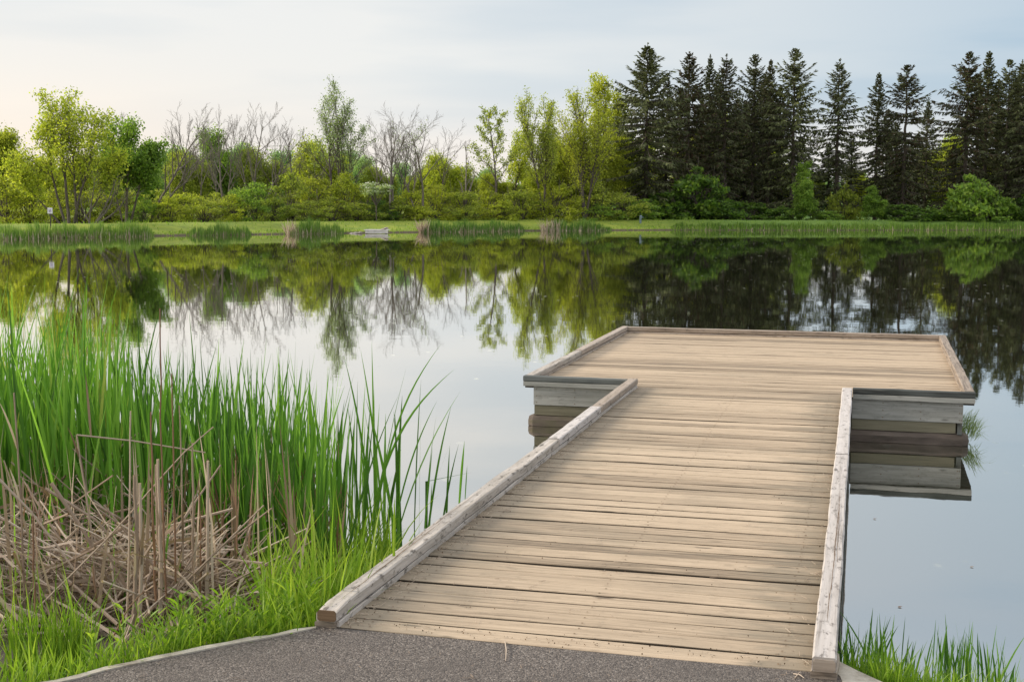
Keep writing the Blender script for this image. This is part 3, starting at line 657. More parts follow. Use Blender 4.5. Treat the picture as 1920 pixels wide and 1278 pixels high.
# --- broad-leaved trees of the far bank
VASE = dict(n=[8, 7, 7, 0], ang=[.85, .62, .6, 0], ratio=[.58, .48, .42, 0], start=[.36, .25, .2, 0], up=[.02, .06, .04, .03], fall=[.42, .4, .3, 0], wob=[.05, .07, .09, .11], rmax=.014, taper=[.2, .22, .3, .4])
def T(name, seed, px, py, D, stems, P, label, cat='tree', group=None, wpx=None, **k):
    H = Htop(px, py, D); k['width'] = wpx / FPX * D if wpx else None; return place(name, tree_mesh(seed, H, stems, P, name=name, **k), px, D, label=label, cat=cat, group=group)
one = [(0, 0, 0, 0, 1, 1)]
T('multi_stem_tree', 21, 132, 178, 94, [(0, 0, -.12, 0, .95, 1), (.3, .1, .20, .05, .86, .8), (-.3, .1, -.42, .1, .85, .8), (.5, .2, .10, -.1, .88, .8), (-.5, -.1, -.75, -.1, .62, .6), (.8, .3, .5, .1, .66, .6)],
  dict(n=[10, 7, 5, 0], ang=[.75, .7, .7, 0], ratio=[.36, .5, .55, 0], start=[.38, .2, .2, 0], up=[.06, .05, .05, .04], wob=[.07, .1, .14, .16], fall=[.3, .4, .3, 0]),
  'largest olive-green tree with many dark stems fanning from the base behind the white sign', leaf='leaf_olive', nleaf=10, lsize=.20, lspread=.27, rbase=.13, tip_keep=.30, wpx=185)
T('fan_stem_tree', 22, 172, 318, 92, [(0, 0, .9, 0, .9, 1), (.1, 0, .45, .1, 1, .9), (-.1, 0, .1, 0, 1, .8), (0, 0, 1.7, .1, .95, .8), (.1, .1, -.5, 0, .7, .7)],
  dict(levels=3, n=[9, 7, 0], ang=[.6, .6, 0], ratio=[.42, .45, 0], start=[.25, .2, 0], up=[.09, .06, .04], ns=[8, 5, 3]), 'low leafless grey tree fanning its stems to the right of the largest olive-green tree', rbase=.10, bark='bark_pale', wpx=125)
T('round_maple', 23, 238, 230, 101, [(0, 0, -.03, 0, .97, 1), (.2, 0, .2, 0, .8, .8), (-.15, .1, -.25, 0, .75, .6)],
  dict(n=[12, 7, 5, 0], ang=[.95, .75, .7, 0], ratio=[.36, .5, .5, 0], start=[.38, .2, .2, 0], fall=[.35, .4, .3, 0]),
  'bright green rounded tree with a forked dark trunk right of the largest olive-green tree', leaf='leaf_bright', nleaf=11, lsize=.22, lspread=.26, rbase=.13, tip_keep=.5, wpx=105)
BARE = 'leafless trees behind the shrubs'
T('bare_tree', 24, 283, 198, 105, [(0, 0, .33, 0, 1.02, 1), (.1, .1, .55, .1, .85, .8)], dict(VASE, n=[10, 7, 5, 0], up=[-.01, .08, .05, .04]),
  'leafless grey tree leaning to the right beside the bright green rounded tree', group=BARE, rbase=.13, bark='bark_pale', minr=.007, wpx=108)
T('bare_tree', 25, 348, 215, 118, one, VASE, 'thin leafless tree right of the leaning leafless tree', group=BARE, rbase=.10, minr=.007, wpx=50)
T('bare_tree', 26, 222, 212, 118, one, VASE, 'thin leafless tree whose twigs show above the bright green rounded tree', group=BARE, rbase=.10, minr=.007, wpx=50)
T('bare_tree', 27, 424, 204, 113, [(0, 0, -.08, 0, .97, 1), (.2, 0, .22, 0, .9, .8), (-.1, 0, -.35, .1, .8, .7)], VASE, 'wide leafless tree with three dark limbs above a green crown', group=BARE, bark='bark_pale', rbase=.13, minr=.007, wpx=95)
T('bare_tree', 28, 478, 192, 113, [(0, 0, .02, 0, .99, 1), (.2, 0, .35, 0, .85, .8), (-.1, 0, -.2, .1, .85, .7)], VASE, 'wide leafless tree with spreading twigs, tallest of the leafless ones left of centre', group=BARE, bark='bark_pale', rbase=.13, minr=.007, wpx=140)
T('bare_tree', 29, 562, 238, 117, one, dict(VASE, ang=[.45, .5, .5, 0], ratio=[.4, .45, .5, 0]), 'narrow leafless tree left of the tall grey-green pair', group=BARE, rbase=.11, minr=.007, wpx=45)
T('twin_trunk_tree', 30, 632, 158, 115, [(-.25, 0, -.05, 0, .96, 1), (.25, 0, .03, .02, .99, 1), (.4, .3, .12, .1, .8, .6)],
  dict(VASE, n=[12, 7, 6, 0], start=[.36, .2, .15, 0], ang=[.85, .6, .55, 0], ratio=[.52, .48, .45, 0]), 'tallest grey-green tree left of centre, sparse small leaves on two slim trunks', leaf='leaf_pale', nleaf=4, lsize=.14, lspread=.20, rbase=.15, tip_keep=.6, wpx=96)
T('bare_tree', 31, 733, 206, 112, [(0, 0, -.08, 0, .98, 1), (.1, .1, .18, 0, .85, .7)], dict(VASE, start=[.36, .2, .15, 0]), 'leafless tree with a dark forked trunk behind the white-flowering bush', group=BARE, bark='bark_pale', rbase=.14, minr=.007, wpx=85)
T('budding_tree', 32, 750, 232, 115, one, dict(VASE, n=[10, 6, 5, 0]), 'thin budding tree with scattered tiny leaves beside the dark forked leafless tree', leaf='leaf_pale', nleaf=2, lsize=.13, rbase=.10, minr=.007, tip_keep=.6, wpx=60)
T('bare_tree', 33, 792, 208, 113, [(0, 0, .10, 0, .97, 1), (-.3, 0, -.14, 0, .85, .8)], dict(VASE, ang=[.8, .7, .6, 0], ratio=[.55, .5, .5, 0], start=[.38, .2, .15, 0]), 'leafless tree sending one long drooping limb to the right', group=BARE, bark='bark_pale', rbase=.13, minr=.007, wpx=150)
T('maple_tree', 34, 934, 200, 120, one, dict(levels=4, n=[22, 6, 4, 0], ang=[.95, .5, .5, 0], ratio=[.34, .42, .5, 0], start=[.30, .25, .2, 0], up=[.0, .06, .06, .05], fall=[.62, .3, .3, 0], wob=[.02, .06, .1, .12], close=.5),
  'single-trunked young maple with upswept leafy boughs and a pointed top', leaf='leaf_mid', nleaf=4, lsize=.18, lspread=.13, rbase=.14, tip_keep=.6, wpx=84)
SL = dict(n=[16, 7, 5, 0], ang=[.85, .65, .6, 0], ratio=[.34, .5, .5, 0], start=[.35, .2, .2, 0], fall=[.3, .35, .3, 0], up=[.02, .06, .05, .04])
T('slender_tree', 35, 1016, 184, 121, [(-.15, 0, .0, 0, .99, 1), (.15, 0, .02, 0, .95, 1), (.1, .2, .06, 0, .75, .6)], SL, 'slim light green tree with two parallel straight trunks right of the young maple', leaf='leaf_mid', nleaf=5, lsize=.17, lspread=.20, rbase=.12, tip_keep=.55, wpx=62)
T('crooked_tree', 36, 1096, 172, 121, [(0, 0, -.03, 0, .98, 1.1), (-.2, 0, -.32, 0, .68, .6), (0, 0, .10, 0, .85, .8)], dict(SL, wob=[.09, .1, .14, .16], n=[15, 7, 5, 0], ratio=[.42, .5, .5, 0], start=[.3, .2, .2, 0]),
  'yellow-green tree with a dark curving trunk standing at the lawn edge', leaf='leaf_yellow', nleaf=6, lsize=.17, lspread=.22, rbase=.17, tip_keep=.5, wpx=80)
T('tall_tree', 37, 1138, 148, 138, [(0, 0, 0, 0, 1, 1), (.3, 0, .2, 0, .85, .7)], dict(SL, ratio=[.34, .5, .5, 0], ang=[.9, .7, .6, 0], start=[.3, .2, .2, 0]), 'tall lime-green tree peeking out just left of the broad end spruce', leaf='leaf_yellow', nleaf=9, lsize=.24, lspread=.30, rbase=.16, tip_keep=.55, wpx=62)
T('young_tree', 38, 1070, 215, 126, [(0, 0, .05, 0, 1, 1), (-.3, 0, -.1, 0, .8, .7)], SL, 'thin-trunked lime tree between the two-trunk slim tree and the crooked one', leaf='leaf_yellow', nleaf=4, lsize=.18, rbase=.1, tip_keep=.5, wpx=60)
T('young_tree', 39, 962, 248, 125, one, SL, 'small thin tree tucked against the right side of the young maple', leaf='leaf_olive', nleaf=4, lsize=.17, rbase=.08, wpx=42)
T('dead_snag', 40, 873, 262, 116, [(0, 0, .08, 0, 1, .7), (-.5, 0, .35, .1, .62, 1), (.3, 0, -.3, 0, .5, .8)], dict(levels=3, n=[7, 4, 0], ang=[.6, .6, 0], ratio=[.25, .4, 0], start=[.3, .2, 0], ns=[8, 4, 2], up=[0, .05, .04]), 'broken grey snag leaning among yellow-green brush', bark='bark_pale', rbase=.16, minr=.016)
# more thin bare stems showing between crowns
for i, (px, py, D) in enumerate([(60, 300, 108), (375, 225, 122), (520, 215, 121), (600, 260, 124), (655, 250, 122), (700, 215, 121), (825, 225, 122), (770, 225, 119)]):
    T('bare_tree', 50 + i, px, py, D, one, dict(VASE, n=[9, 6, 4, 0]), ['thin bare stem rising from the yellow brush at the far left', 'thin bare tree between two leafless vase-shaped crowns', 'faint bare tree on the right flank of the tallest leafless one left of centre',
      'faint bare tree low behind the left trunk of the tallest grey-green tree', 'faint bare tree low behind the right trunk of the tallest grey-green tree', 'faint bare tree just left of the dark forked leafless tree',
      'faint bare tree inside the crown with the long drooping limb', 'faint bare tree between the forked leafless tree and the one with a drooping limb'][i], group=BARE, rbase=.09, minr=.007, bark='bark_pale' if i % 2 else 'bark')
# --- background crowns (leafy, rounder)
RND = dict(n=[12, 7, 5, 0], ang=[1.0, .8, .7, 0], ratio=[.40, .5, .5, 0], start=[.25, .2, .2, 0], fall=[.35, .4, .3, 0])
BG = [tree_mesh(60 + i, 8, [(0, 0, rg.gauss(0, .05), 0, 1, 1), (.2, 0, .3, 0, .8, .7), (-.2, 0, -.3, .1, .8, .7)], RND, leaf='leaf_mid', nleaf=11, lsize=.23, lspread=.46, rbase=.14, name='broadleaf') for i in range(3)]
def recolour(me, m):
    c = me.copy(); c.materials.clear(); c.materials.append(M[m]); return c
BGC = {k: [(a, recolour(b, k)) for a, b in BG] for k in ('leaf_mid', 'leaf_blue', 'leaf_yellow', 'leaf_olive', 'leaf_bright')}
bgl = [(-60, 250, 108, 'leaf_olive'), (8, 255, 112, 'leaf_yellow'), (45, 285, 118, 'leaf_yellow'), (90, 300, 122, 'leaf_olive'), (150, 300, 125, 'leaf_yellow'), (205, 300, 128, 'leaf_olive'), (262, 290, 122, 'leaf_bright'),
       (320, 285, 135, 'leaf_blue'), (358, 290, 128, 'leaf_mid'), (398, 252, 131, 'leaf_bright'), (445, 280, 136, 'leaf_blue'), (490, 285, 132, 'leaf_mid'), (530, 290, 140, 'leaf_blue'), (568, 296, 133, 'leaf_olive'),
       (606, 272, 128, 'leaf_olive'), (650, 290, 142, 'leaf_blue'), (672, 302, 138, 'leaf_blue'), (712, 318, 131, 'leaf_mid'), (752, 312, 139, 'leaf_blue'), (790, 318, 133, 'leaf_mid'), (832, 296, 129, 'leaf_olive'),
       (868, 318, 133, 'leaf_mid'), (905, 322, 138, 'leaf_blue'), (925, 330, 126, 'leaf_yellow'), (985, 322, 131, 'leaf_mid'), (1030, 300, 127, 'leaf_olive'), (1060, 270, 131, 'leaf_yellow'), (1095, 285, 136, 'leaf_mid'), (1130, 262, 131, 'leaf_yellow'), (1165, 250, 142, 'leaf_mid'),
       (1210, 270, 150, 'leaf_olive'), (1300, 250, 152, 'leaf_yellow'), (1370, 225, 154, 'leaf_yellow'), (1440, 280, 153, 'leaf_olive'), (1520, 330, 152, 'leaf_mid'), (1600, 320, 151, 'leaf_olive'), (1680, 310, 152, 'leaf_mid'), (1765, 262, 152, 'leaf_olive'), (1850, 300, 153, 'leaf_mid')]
CN = dict(leaf_mid='mid-green', leaf_blue='hazy blue-green', leaf_yellow='yellow-green', leaf_olive='olive-green', leaf_bright='fresh green')
LM = [(8, 'at the far left edge'), (100, 'behind the largest olive-green tree'), (238, 'behind the bright rounded tree'), (300, 'behind the leaning leafless tree'), (424, 'behind the three-limbed leafless tree'), (478, 'behind the tallest wide leafless tree'),
      (562, 'behind the narrow leafless tree'), (632, 'behind the tallest grey-green tree'), (733, 'behind the dark forked leafless tree'), (800, 'behind the tree with the drooping limb'), (873, 'behind the grey snag'), (934, 'behind the young maple'),
      (1016, 'behind the two-trunk slim tree'), (1096, 'behind the crooked yellow-green tree'), (1150, 'behind the broad end spruce'), (1286, 'seen through the left spruces'), (1370, 'seen through the ragged crooked-topped spruce'), (1450, 'seen through the middle spruces'),
      (1563, 'seen through the open-branched spruce'), (1636, 'seen under the lowest spruce'), (1688, 'seen through the rounded-topped spruce'), (1765, 'in the widest sky gap between spruces'), (1850, 'seen through the right-hand spruces')]
used = {}
def near_words(px): return min(LM, key=lambda t: abs(t[0] - px))[1]
for i, (px, py, D, k) in enumerate(bgl):
    lab = f'{CN[k]} leafy tree {near_words(px)}'
    if lab in used: lab = lab.replace('leafy tree', 'smaller leafy tree' if py > used[lab] else 'taller leafy tree')
    used[lab] = py
    H = Htop(px, py, D); s = H / 8 
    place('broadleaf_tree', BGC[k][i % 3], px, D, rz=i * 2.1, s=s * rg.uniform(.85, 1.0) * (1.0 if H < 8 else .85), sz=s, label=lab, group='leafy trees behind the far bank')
# --- distant wood closing the view
rs = np.random.RandomState(4); C = []
for i in range(300):
    x = rs.uniform(-150, 190); y = rs.uniform(165, 215); t = np.interp(x, [-150, -60, 0, 60, 190], [6.5, 5.2, 4.2, 5.0, 6.0]) * rs.uniform(.8, 1.15) * y / 170
    n = 260; r_ = rs.uniform(2., 3.2)
    d = rs.normal(size=(n, 3)); d /= np.linalg.norm(d, axis=1, keepdims=True); d *= rs.uniform(.4, 1, (n, 1)) ** .5
    C.append(np.array([x, y, height(x, y) + t * .55]) + d * [r_, r_, t * .52])
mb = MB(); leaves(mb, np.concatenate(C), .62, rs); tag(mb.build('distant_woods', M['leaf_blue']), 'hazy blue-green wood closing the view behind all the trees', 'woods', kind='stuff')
# --- shrubs
def shrub_mesh(seed, Rr, H, m, n=38, per=120, ls=.14, stems=7):
    rs = np.random.RandomState(seed); C = []; segs = []
    for i in range(n):
        a = rs.uniform(0, 6.28); f = rs.uniform(0, 1) ** .6; z = rs.uniform(.02, 1)
        env = math.sqrt(max(0, 1 - max(0, z - .35) ** 2 / .43)); c = np.array([math.cos(a) * Rr * f * env, math.sin(a) * Rr * f * env, H * z * (1 - .25 * f)])
        k = int(per * rs.uniform(.5, 1.3)); cr = rs.uniform(.14, .40) * H * .55
        d = rs.normal(size=(k, 3)); d /= np.linalg.norm(d, axis=1, keepdims=True); d *= rs.uniform(.3, 1, (k, 1))
        C.append(c + d * [cr * 1.25, cr * 1.25, cr * .75])
        p = np.array([rs.normal(0, .15), rs.normal(0, .15), -.1]); mid = (p + c) / 2 + [0, 0, H * .12]
        segs += [(*p, *mid, .035, .022), (*mid, *c, .022, .010)]
        for _ in range(3):
            segs.append((*c, *(c + rs.normal(0, .35, 3) + [0, 0, .3]), .012, .007))
    mb = MB(); leaves(mb, np.concatenate(C), ls, rs); cm = mb.mesh('shrub_foliage', M[m]); mb = MB(); prisms(mb, segs, 3); return mb.mesh('shrub_stems', M['bark']), cm
SHB = [shrub_mesh(80 + i, 2.0, 3.0, 'leaf_mid') for i in range(4)]
SH = {k: [(a, recolour(b, k)) for a, b in SHB] for k in ('leaf_mid', 'leaf_yellow', 'leaf_olive', 'leaf_bright', 'leaf_deep')}
DEEP = [shrub_mesh(90 + i, 2.0, 3.0, 'leaf_deep', n=46, per=80, ls=.26) for i in range(3)]
shl = [ # px, top y, width px, D, kind
 (-40, 380, 90, 96, 'leaf_yellow'), (15, 335, 90, 100, 'leaf_yellow'), (60, 350, 80, 101, 'leaf_olive'), (110, 345, 80, 104, 'leaf_yellow'), (160, 352, 80, 104, 'leaf_yellow'), (205, 356, 70, 104, 'leaf_olive'), (245, 350, 70, 105, 'leaf_mid'), (268, 362, 50, 103, 'leaf_bright'),
 (300, 350, 80, 108, 'leaf_mid'), (318, 372, 70, 104, 'leaf_olive'), (350, 356, 80, 108, 'leaf_olive'), (385, 366, 70, 105, 'leaf_mid'), (410, 356, 60, 108, 'leaf_mid'), (438, 368, 60, 105, 'leaf_olive'), (455, 345, 60, 108, 'leaf_bright'), (486, 334, 80, 107, 'leaf_bright'), (515, 360, 60, 106, 'leaf_mid'),
 (545, 330, 80, 109, 'leaf_mid'), (590, 322, 90, 112, 'leaf_yellow'), (575, 372, 70, 107, 'leaf_mid'), (622, 365, 70, 107, 'leaf_mid'), (650, 330, 80, 113, 'leaf_olive'), (668, 376, 70, 108, 'leaf_mid'), (705, 372, 70, 109, 'leaf_deep'), (690, 345, 70, 114, 'leaf_mid'), (745, 378, 70, 109, 'leaf_mid'), (770, 350, 70, 114, 'leaf_olive'),
 (785, 384, 60, 109, 'leaf_yellow'), (815, 340, 80, 115, 'leaf_yellow'), (835, 376, 70, 111, 'leaf_yellow'), (870, 352, 70, 115, 'leaf_mid'), (885, 380, 60, 111, 'leaf_yellow'), (915, 352, 70, 114, 'leaf_yellow'), (940, 378, 60, 112, 'leaf_olive'), (975, 350, 80, 115, 'leaf_mid'), (1000, 380, 60, 113, 'leaf_olive'),
 (1035, 330, 80, 117, 'leaf_yellow'), (1060, 378, 70, 114, 'leaf_olive'), (1105, 330, 90, 118, 'leaf_mid'), (1128, 378, 70, 116, 'leaf_bright'), (1165, 356, 80, 120, 'leaf_mid')]
SN = dict(leaf_mid='mid-green', leaf_yellow='yellow-green', leaf_olive='olive', leaf_bright='bright green', leaf_deep='dark green')
def shl_words(px): return min(LM, key=lambda t: abs(t[0] - px))[1].replace('behind', 'in front of').replace('seen through', 'under')
cnt = {}
for i, (px, py, wpx, D, k) in enumerate(shl):
    D = max(D, shoreD(px) + 8.6 + (i % 3) * .8)
    H = Htop(px, py, D); lab = f'{SN[k]} shrub {shl_words(px)}, ' + ('low at the lawn edge' if py > 358 else 'tall in the thicket')
    cnt[lab] = cnt.get(lab, 0) + 1
    if cnt[lab] > 1: lab = lab.replace(' shrub ', ' second shrub ' if cnt[lab] == 2 else ' next shrub ').replace('the tree with the drooping limb', 'the drooping-limb tree')
    place('shrub', SH[k][i % 4], px, D, rz=i * 1.3, s=wpx / FPX * D / 4.0 * 1.4, sz=H / 2.9, label=lab, cat='shrub', group='shrubs along the far lawn', kids=('stems', 'foliage'))
shr = [(1205, 372, 90, 119, 'leaf_bright', 'bright green low bush behind the blue-grey post'), (1250, 350, 90, 121, 'leaf_deep', 'deep green bush under the left spruces'), (1305, 312, 130, 121, 'leaf_deep', 'tallest deep green rounded bush under the left spruces'),
       (1345, 365, 90, 120, 'leaf_deep', 'low deep green bush right of the tallest rounded bush'), (1400, 372, 90, 123, 'leaf_deep', 'shaded low bush below the slender spruce'), (1500, 308, 66, 121, 'leaf_bright', 'tall narrow bright bush standing before the tall broad-shouldered spruce'), (1465, 385, 70, 121, 'leaf_deep', 'low shaded bush left of the tall narrow bright bush'),
       (1545, 392, 60, 121, 'leaf_bright', 'small bright bush below the open-branched spruce'), (1580, 345, 60, 124, 'leaf_mid', 'thin leafy bush under the open-branched spruce'), (1637, 352, 46, 121, 'leaf_bright', 'small upright bright sapling bush below the lowest spruce'), (1690, 378, 90, 121, 'leaf_deep', 'low deep green bush below the rounded-topped spruce'), (1740, 388, 80, 121, 'leaf_deep', 'low deep green bush below the widest sky gap'),
       (1812, 325, 110, 121, 'leaf_bright', 'tall bright layered bush below the tall layered spruce'), (1855, 362, 90, 121, 'leaf_bright', 'wide bright bush right of the tall layered bush'), (1915, 365, 80, 121, 'leaf_deep', 'deep green bush at the right edge of the photo'), (1780, 392, 70, 120, 'leaf_deep', 'low dark bush left of the tall layered bush'), (1970, 360, 90, 121, 'leaf_deep', 'deep green bush past the right picture edge')]
SAP = {b: tree_mesh(140 + b, 8, [(0, 0, 0, 0, 1, 1), (.2, .1, .22, 0, .72, .7), (-.2, 0, -.25, .1, .6, .6)], dict(n=[15, 6, 4, 0], ang=[1.05, .7, .7, 0], ratio=[.34, .5, .5, 0], start=[.08, .2, .2, 0], fall=[.6, .4, .3, 0]), leaf='leaf_bright', nleaf=9, lsize=.26, lspread=.26, rbase=.08, tip_keep=.7, name='sapling') for b in (False, True)}
for i, (px, py, wpx, D, k, lab) in enumerate(shr):
    D += 8 if px > 1240 else 7
    if wpx in (66, 46):
        H = Htop(px, py, D); place('young_tree', SAP[k == 'leaf_bright' and wpx == 66], px, D, rz=i, s=wpx / FPX * D / (5.4 if wpx == 66 else 4.4), sz=H / 8, label=lab, cat='young tree', group='bushes under the spruces'); continue
    H = Htop(px, py, D); src = DEEP[i % 3]; me = src if k == 'leaf_deep' else (src[0], recolour(src[1], k))
    place('shrub', me, px, D, rz=i * 1.3, s=wpx / FPX * D / 4.0 * 1.1, sz=H / 3.0, label=lab, cat='shrub', group='bushes under the spruces', kids=('stems', 'foliage'))
# white-flowering bush with flat layered sprays
D = 109.; x0_ = (706 - 960) / FPX * D; rs = np.random.RandomState(6); C = []; Cb = []
for i in range(16):
    c = np.array([rs.uniform(-1.1, 1.1), rs.uniform(-.7, .7), rs.uniform(2.1, 3.1)]); C.append(c + rs.normal(size=(26, 3)) * [.26, .26, .05]); Cb.append(c + rs.normal(size=(40, 3)) * [.3, .3, .10] - [0, 0, .12])
e = empty('flowering_hawthorn', (x0_, D, height(x0_, D))); tag(e, 'small bush with flat layers of white blossom among the shrubs', 'flowering bush')
mb = MB(); leaves(mb, np.concatenate(C), .15, rs, flat=.7); mb.build('blossom', M['blossom'], e); mb = MB(); leaves(mb, np.concatenate(Cb), .18, rs); mb.build('foliage', M['leaf_pale'], e)
mb = MB(); prisms(mb, [(0, 0, -.1, 0, 0, 1.2, .06, .04)] + [(0, 0, 1.2, *C[i].mean(0), .03, .012) for i in range(16)], 4); mb.build('trunk', M['bark'], e)
# ---------------------------------------------------------------- blades
def blades(mb, B, L, lean, w_, rs, nseg=6, curl=.5, tw=True, rnd=None, fold=None, base_w=.7):
    """B (n,3) bases, L lengths, lean (n,2) horizontal offset of the tip as a share of the length, w_ widths; curl bends more towards the tip"""
    n = len(B); t = np.linspace(0, 1, nseg + 1)
    P = np.zeros((n, nseg + 1, 3)); cu = (curl if np.ndim(curl) else np.full(n, curl))
    az = rs.uniform(0, 6.28, n); s = np.stack([np.cos(az), np.sin(az), np.zeros(n)], 1)
    ln = np.hypot(lean[:, 0], lean[:, 1])
    for k, tt in enumerate(t):
        g_ = tt * (1 - cu * .6) + cu * .6 * tt ** 2.6
        P[:, k, 0] = B[:, 0] + lean[:, 0] * L * g_; P[:, k, 1] = B[:, 1] + lean[:, 1] * L * g_
        P[:, k, 2] = B[:, 2] + L * (tt * np.sqrt(np.clip(1 - ln ** 2 * .8, .1, 1)) - np.clip(ln - .55, 0, 1) * cu * 1.5 * tt ** 3)
    if fold is not None:      # leaf snapped over at a height
        idx, kk, dx, dz = fold
        for k in range(kk, nseg + 1): P[idx, k, :] = P[idx, kk - 1, :] + (k - kk + 1) * (L[idx] / nseg)[:, None] * np.stack([dx[:, 0], dx[:, 1], dz], 1)
    wp = np.array([base_w + (1 - base_w) * min(1, x / .25) if x < .5 else max(.04, (1 - ((x - .5) / .5) ** 1.8)) for x in t])
    hw = w_[:, None] * .5 * wp[None, :]
    A = P - s[:, None, :] * hw[..., None]; Cc = P + s[:, None, :] * hw[..., None]
    V = np.stack([A, Cc], 2).reshape(-1, 3); m_ = (nseg + 1) * 2
    b = (np.arange(n) * m_)[:, None, None]; k = np.arange(nseg) * 2
    F = (b + np.stack([k, k + 1, k + 3, k + 2], 1)[None]).reshape(-1, 4)
    rr = rs.uniform(0, 1, n) if rnd is None else rnd
    mb.add(V, F, np.repeat(rr, nseg))
# --- far reed beds
def far_bed(px0, px1, top, label, n, seed, tan_left=0, tanw=0, low=False, hs=1., dep=1.1):
    rs = np.random.RandomState(seed); px = rs.uniform(px0, px1, n); mb = MB(); B = []; H = []
    for p in px:
        x = (p - 960) / FPX; ysh = interp(0, [(0, 0)]) ; D = 100.
        for _ in range(4): D = interp(x * D, far_shore)
        D += rs.uniform(-.9, dep); B.append((x * D, D, max(height(x * D, D), -.15) - .05))
        tp = np.interp(p, [t[0] for t in top], [t[1] for t in top]); H.append(max(.25, (zt(p, tp, D) - B[-1][2]) * rs.uniform(.5, 1.1) * (.86 + .18 * math.sin(p * .11) + .08 * math.sin(p * .37))) * hs)
    B = np.array(B); H = np.array(H) * np.clip(.3 + np.minimum(px - px0, px1 - px) / 22, .3, 1); le = rs.normal(0, .07, (n, 2)); blades(mb, B, H, le, rs.uniform(.02, .045, n), rs, 3, .3)
    o = tag(mb.build('reed_bed', M['leaf_deep' if dep > 2 else 'far_reed']), label, 'reed bed', 'reed beds on the far shore', 'stuff')
    mb = MB(); k = rs.rand(n) < (.14 if dep > 2 else .36); nb = k.sum(); blades(mb, B[k] - [0, .25, 0], H[k] * rs.uniform(.25, .75, nb), rs.normal(0, .12, (nb, 2)), rs.uniform(.02, .04, nb), rs, 2, .2)
    if tan_left:
        m_ = tanw; p = np.array([(px0 + rs.uniform(0, tan_left)) for _ in range(m_)]); x = (p - 960) / FPX; bb = []
        for q in x:
            D = 100.
            for _ in range(4): D = interp(q * D, far_shore)
            bb.append((q * D, D - .5 + rs.uniform(-.3, .3), -.03))
        blades(mb, np.array(bb), rs.uniform(.5, 1.25, m_), np.stack([rs.uniform(-.65, .35, m_), rs.normal(0, .2, m_)], 1), rs.uniform(.03, .05, m_), rs, 3, .3)
    d = mb.build('dead_stems', M['dead'], o); return o
far_bed(-30, 290, [(-30, 426), (20, 418), (110, 412), (140, 418), (205, 414), (280, 409), (290, 416)], 'longest reed bed, below the largest olive-green tree at the left', 2600, 1)
far_bed(352, 472, [(352, 424), (380, 417), (470, 414)], 'short green reed bed below the three-limbed leafless tree', 800, 2)
far_bed(540, 645, [(540, 424), (560, 405), (600, 408), (645, 414)], 'dense reed bed left of the small landing stage, pale dead stems at its left end', 1000, 3, 22, 90)
far_bed(786, 984, [(786, 420), (800, 408), (850, 409), (984, 413)], 'long reed bed right of the landing stage, pale dead tuft at its left end', 1700, 4, 18, 130)
far_bed(1012, 1146, [(1012, 424), (1040, 410), (1085, 405), (1110, 409), (1146, 417)], 'reed bed with dead straw at its foot left of the blue-grey post', 1100, 5, 36, 150)
far_bed(1255, 1990, [(1255, 416), (1990, 414)], 'low thin fringe of reeds and grass before the spruces', 5200, 6, hs=1.05, dep=3.)
# lawn edge tufts
rs = np.random.RandomState(12); n = 5200; px = rs.uniform(-60, 1990, n); B = []
for p in px:
    x = (p - 960) / FPX; D = 100.
    for _ in range(3): D = interp(x * D, far_shore)
    D += rs.uniform(.1, 1.6) if rs.rand() < .55 else rs.uniform(1, 9); B.append((x * D, D, height(x * D, D) - .02))
mb = MB(); blades(mb, np.array(B), rs.uniform(.08, .26, n), rs.normal(0, .25, (n, 2)), rs.uniform(.03, .06, n), rs, 2, .3); tag(mb.build('lawn_edge_grass', M['grass']), 'rough grass tufts along the far lawn edge', 'grass', kind='stuff')
# ---------------------------------------------------------------- far shore furniture
def box(mb, a, b, rnd=.5):
    (x0, y0, z0), (x1, y1, z1) = a, b
    mb.add([(x0, y0, z0), (x1, y0, z0), (x1, y1, z0), (x0, y1, z0), (x0, y0, z1), (x1, y0, z1), (x1, y1, z1), (x0, y1, z1)], np.array([[0, 3, 2, 1], [4, 5, 6, 7], [0, 1, 5, 4], [1, 2, 6, 5], [2, 3, 7, 6], [3, 0, 4, 7]]), rnd)
D = 84.; x = (97 - 960) / FPX * D; zb = height(x, D)
e = empty('sign', (x, D, zb)); tag(e, 'small white square sign on a thin post before the largest olive-green tree', 'sign')
zt_ = zt(97, 389.5, D) - zb; h_ = .37
mb = MB(); box(mb, (-.155, -.008, zt_ - h_), (.155, .008, zt_)); mb.build('sign_panel', M['sign'], e)
mb = MB(); box(mb, (-.03, .010, -.3), (.03, .05, zt_ - .05)); mb.build('post', M['bark'], e)
mb = MB(); V = [(-.085, -.30), (-.02, -.30), (.03, -.20), (.03, -.30), (.085, -.30), (.085, -.07), (.02, -.07), (-.03, -.17), (-.03, -.07), (-.085, -.07)]
mb.add([(a, -.0105, zt_ + b) for a, b in V], [tuple(range(len(V)))]); mb.build('printed_mark', M['print'], e)
D = 99.2; xa = at_y(683, 432, D).x; xb = at_y(728, 432, D).x
e = empty('landing_stage', ((xa + xb) / 2, D, 0)); tag(e, 'small pale landing stage at the far waterline below the white-flowering bush', 'landing stage'); hw_ = (xb - xa) / 2
mb = MB(); 
for k in range(9): box(mb, (-hw_ + k * hw_ * 2 / 9 + .006, -.5, .25), (-hw_ + (k + 1) * hw_ * 2 / 9 - .006, 1.6, .30), rg.random())
mb.build('deck', M['far_concrete'], e); mb = MB(); box(mb, (-hw_ + .12, -.46, .03), (hw_ + .02, -.38, .248)); mb.build('front_board', M['far_concrete'], e)
mb = MB(); box(mb, (-hw_ + .15, -.36, -.3), (-hw_ + .27, -.24, .25)); mb.build('post', M['bark'], e); mb = MB(); box(mb, (hw_ - .2, -.36, -.3), (hw_ - .08, -.24, .25)); mb.build('post', M['bark'], e)
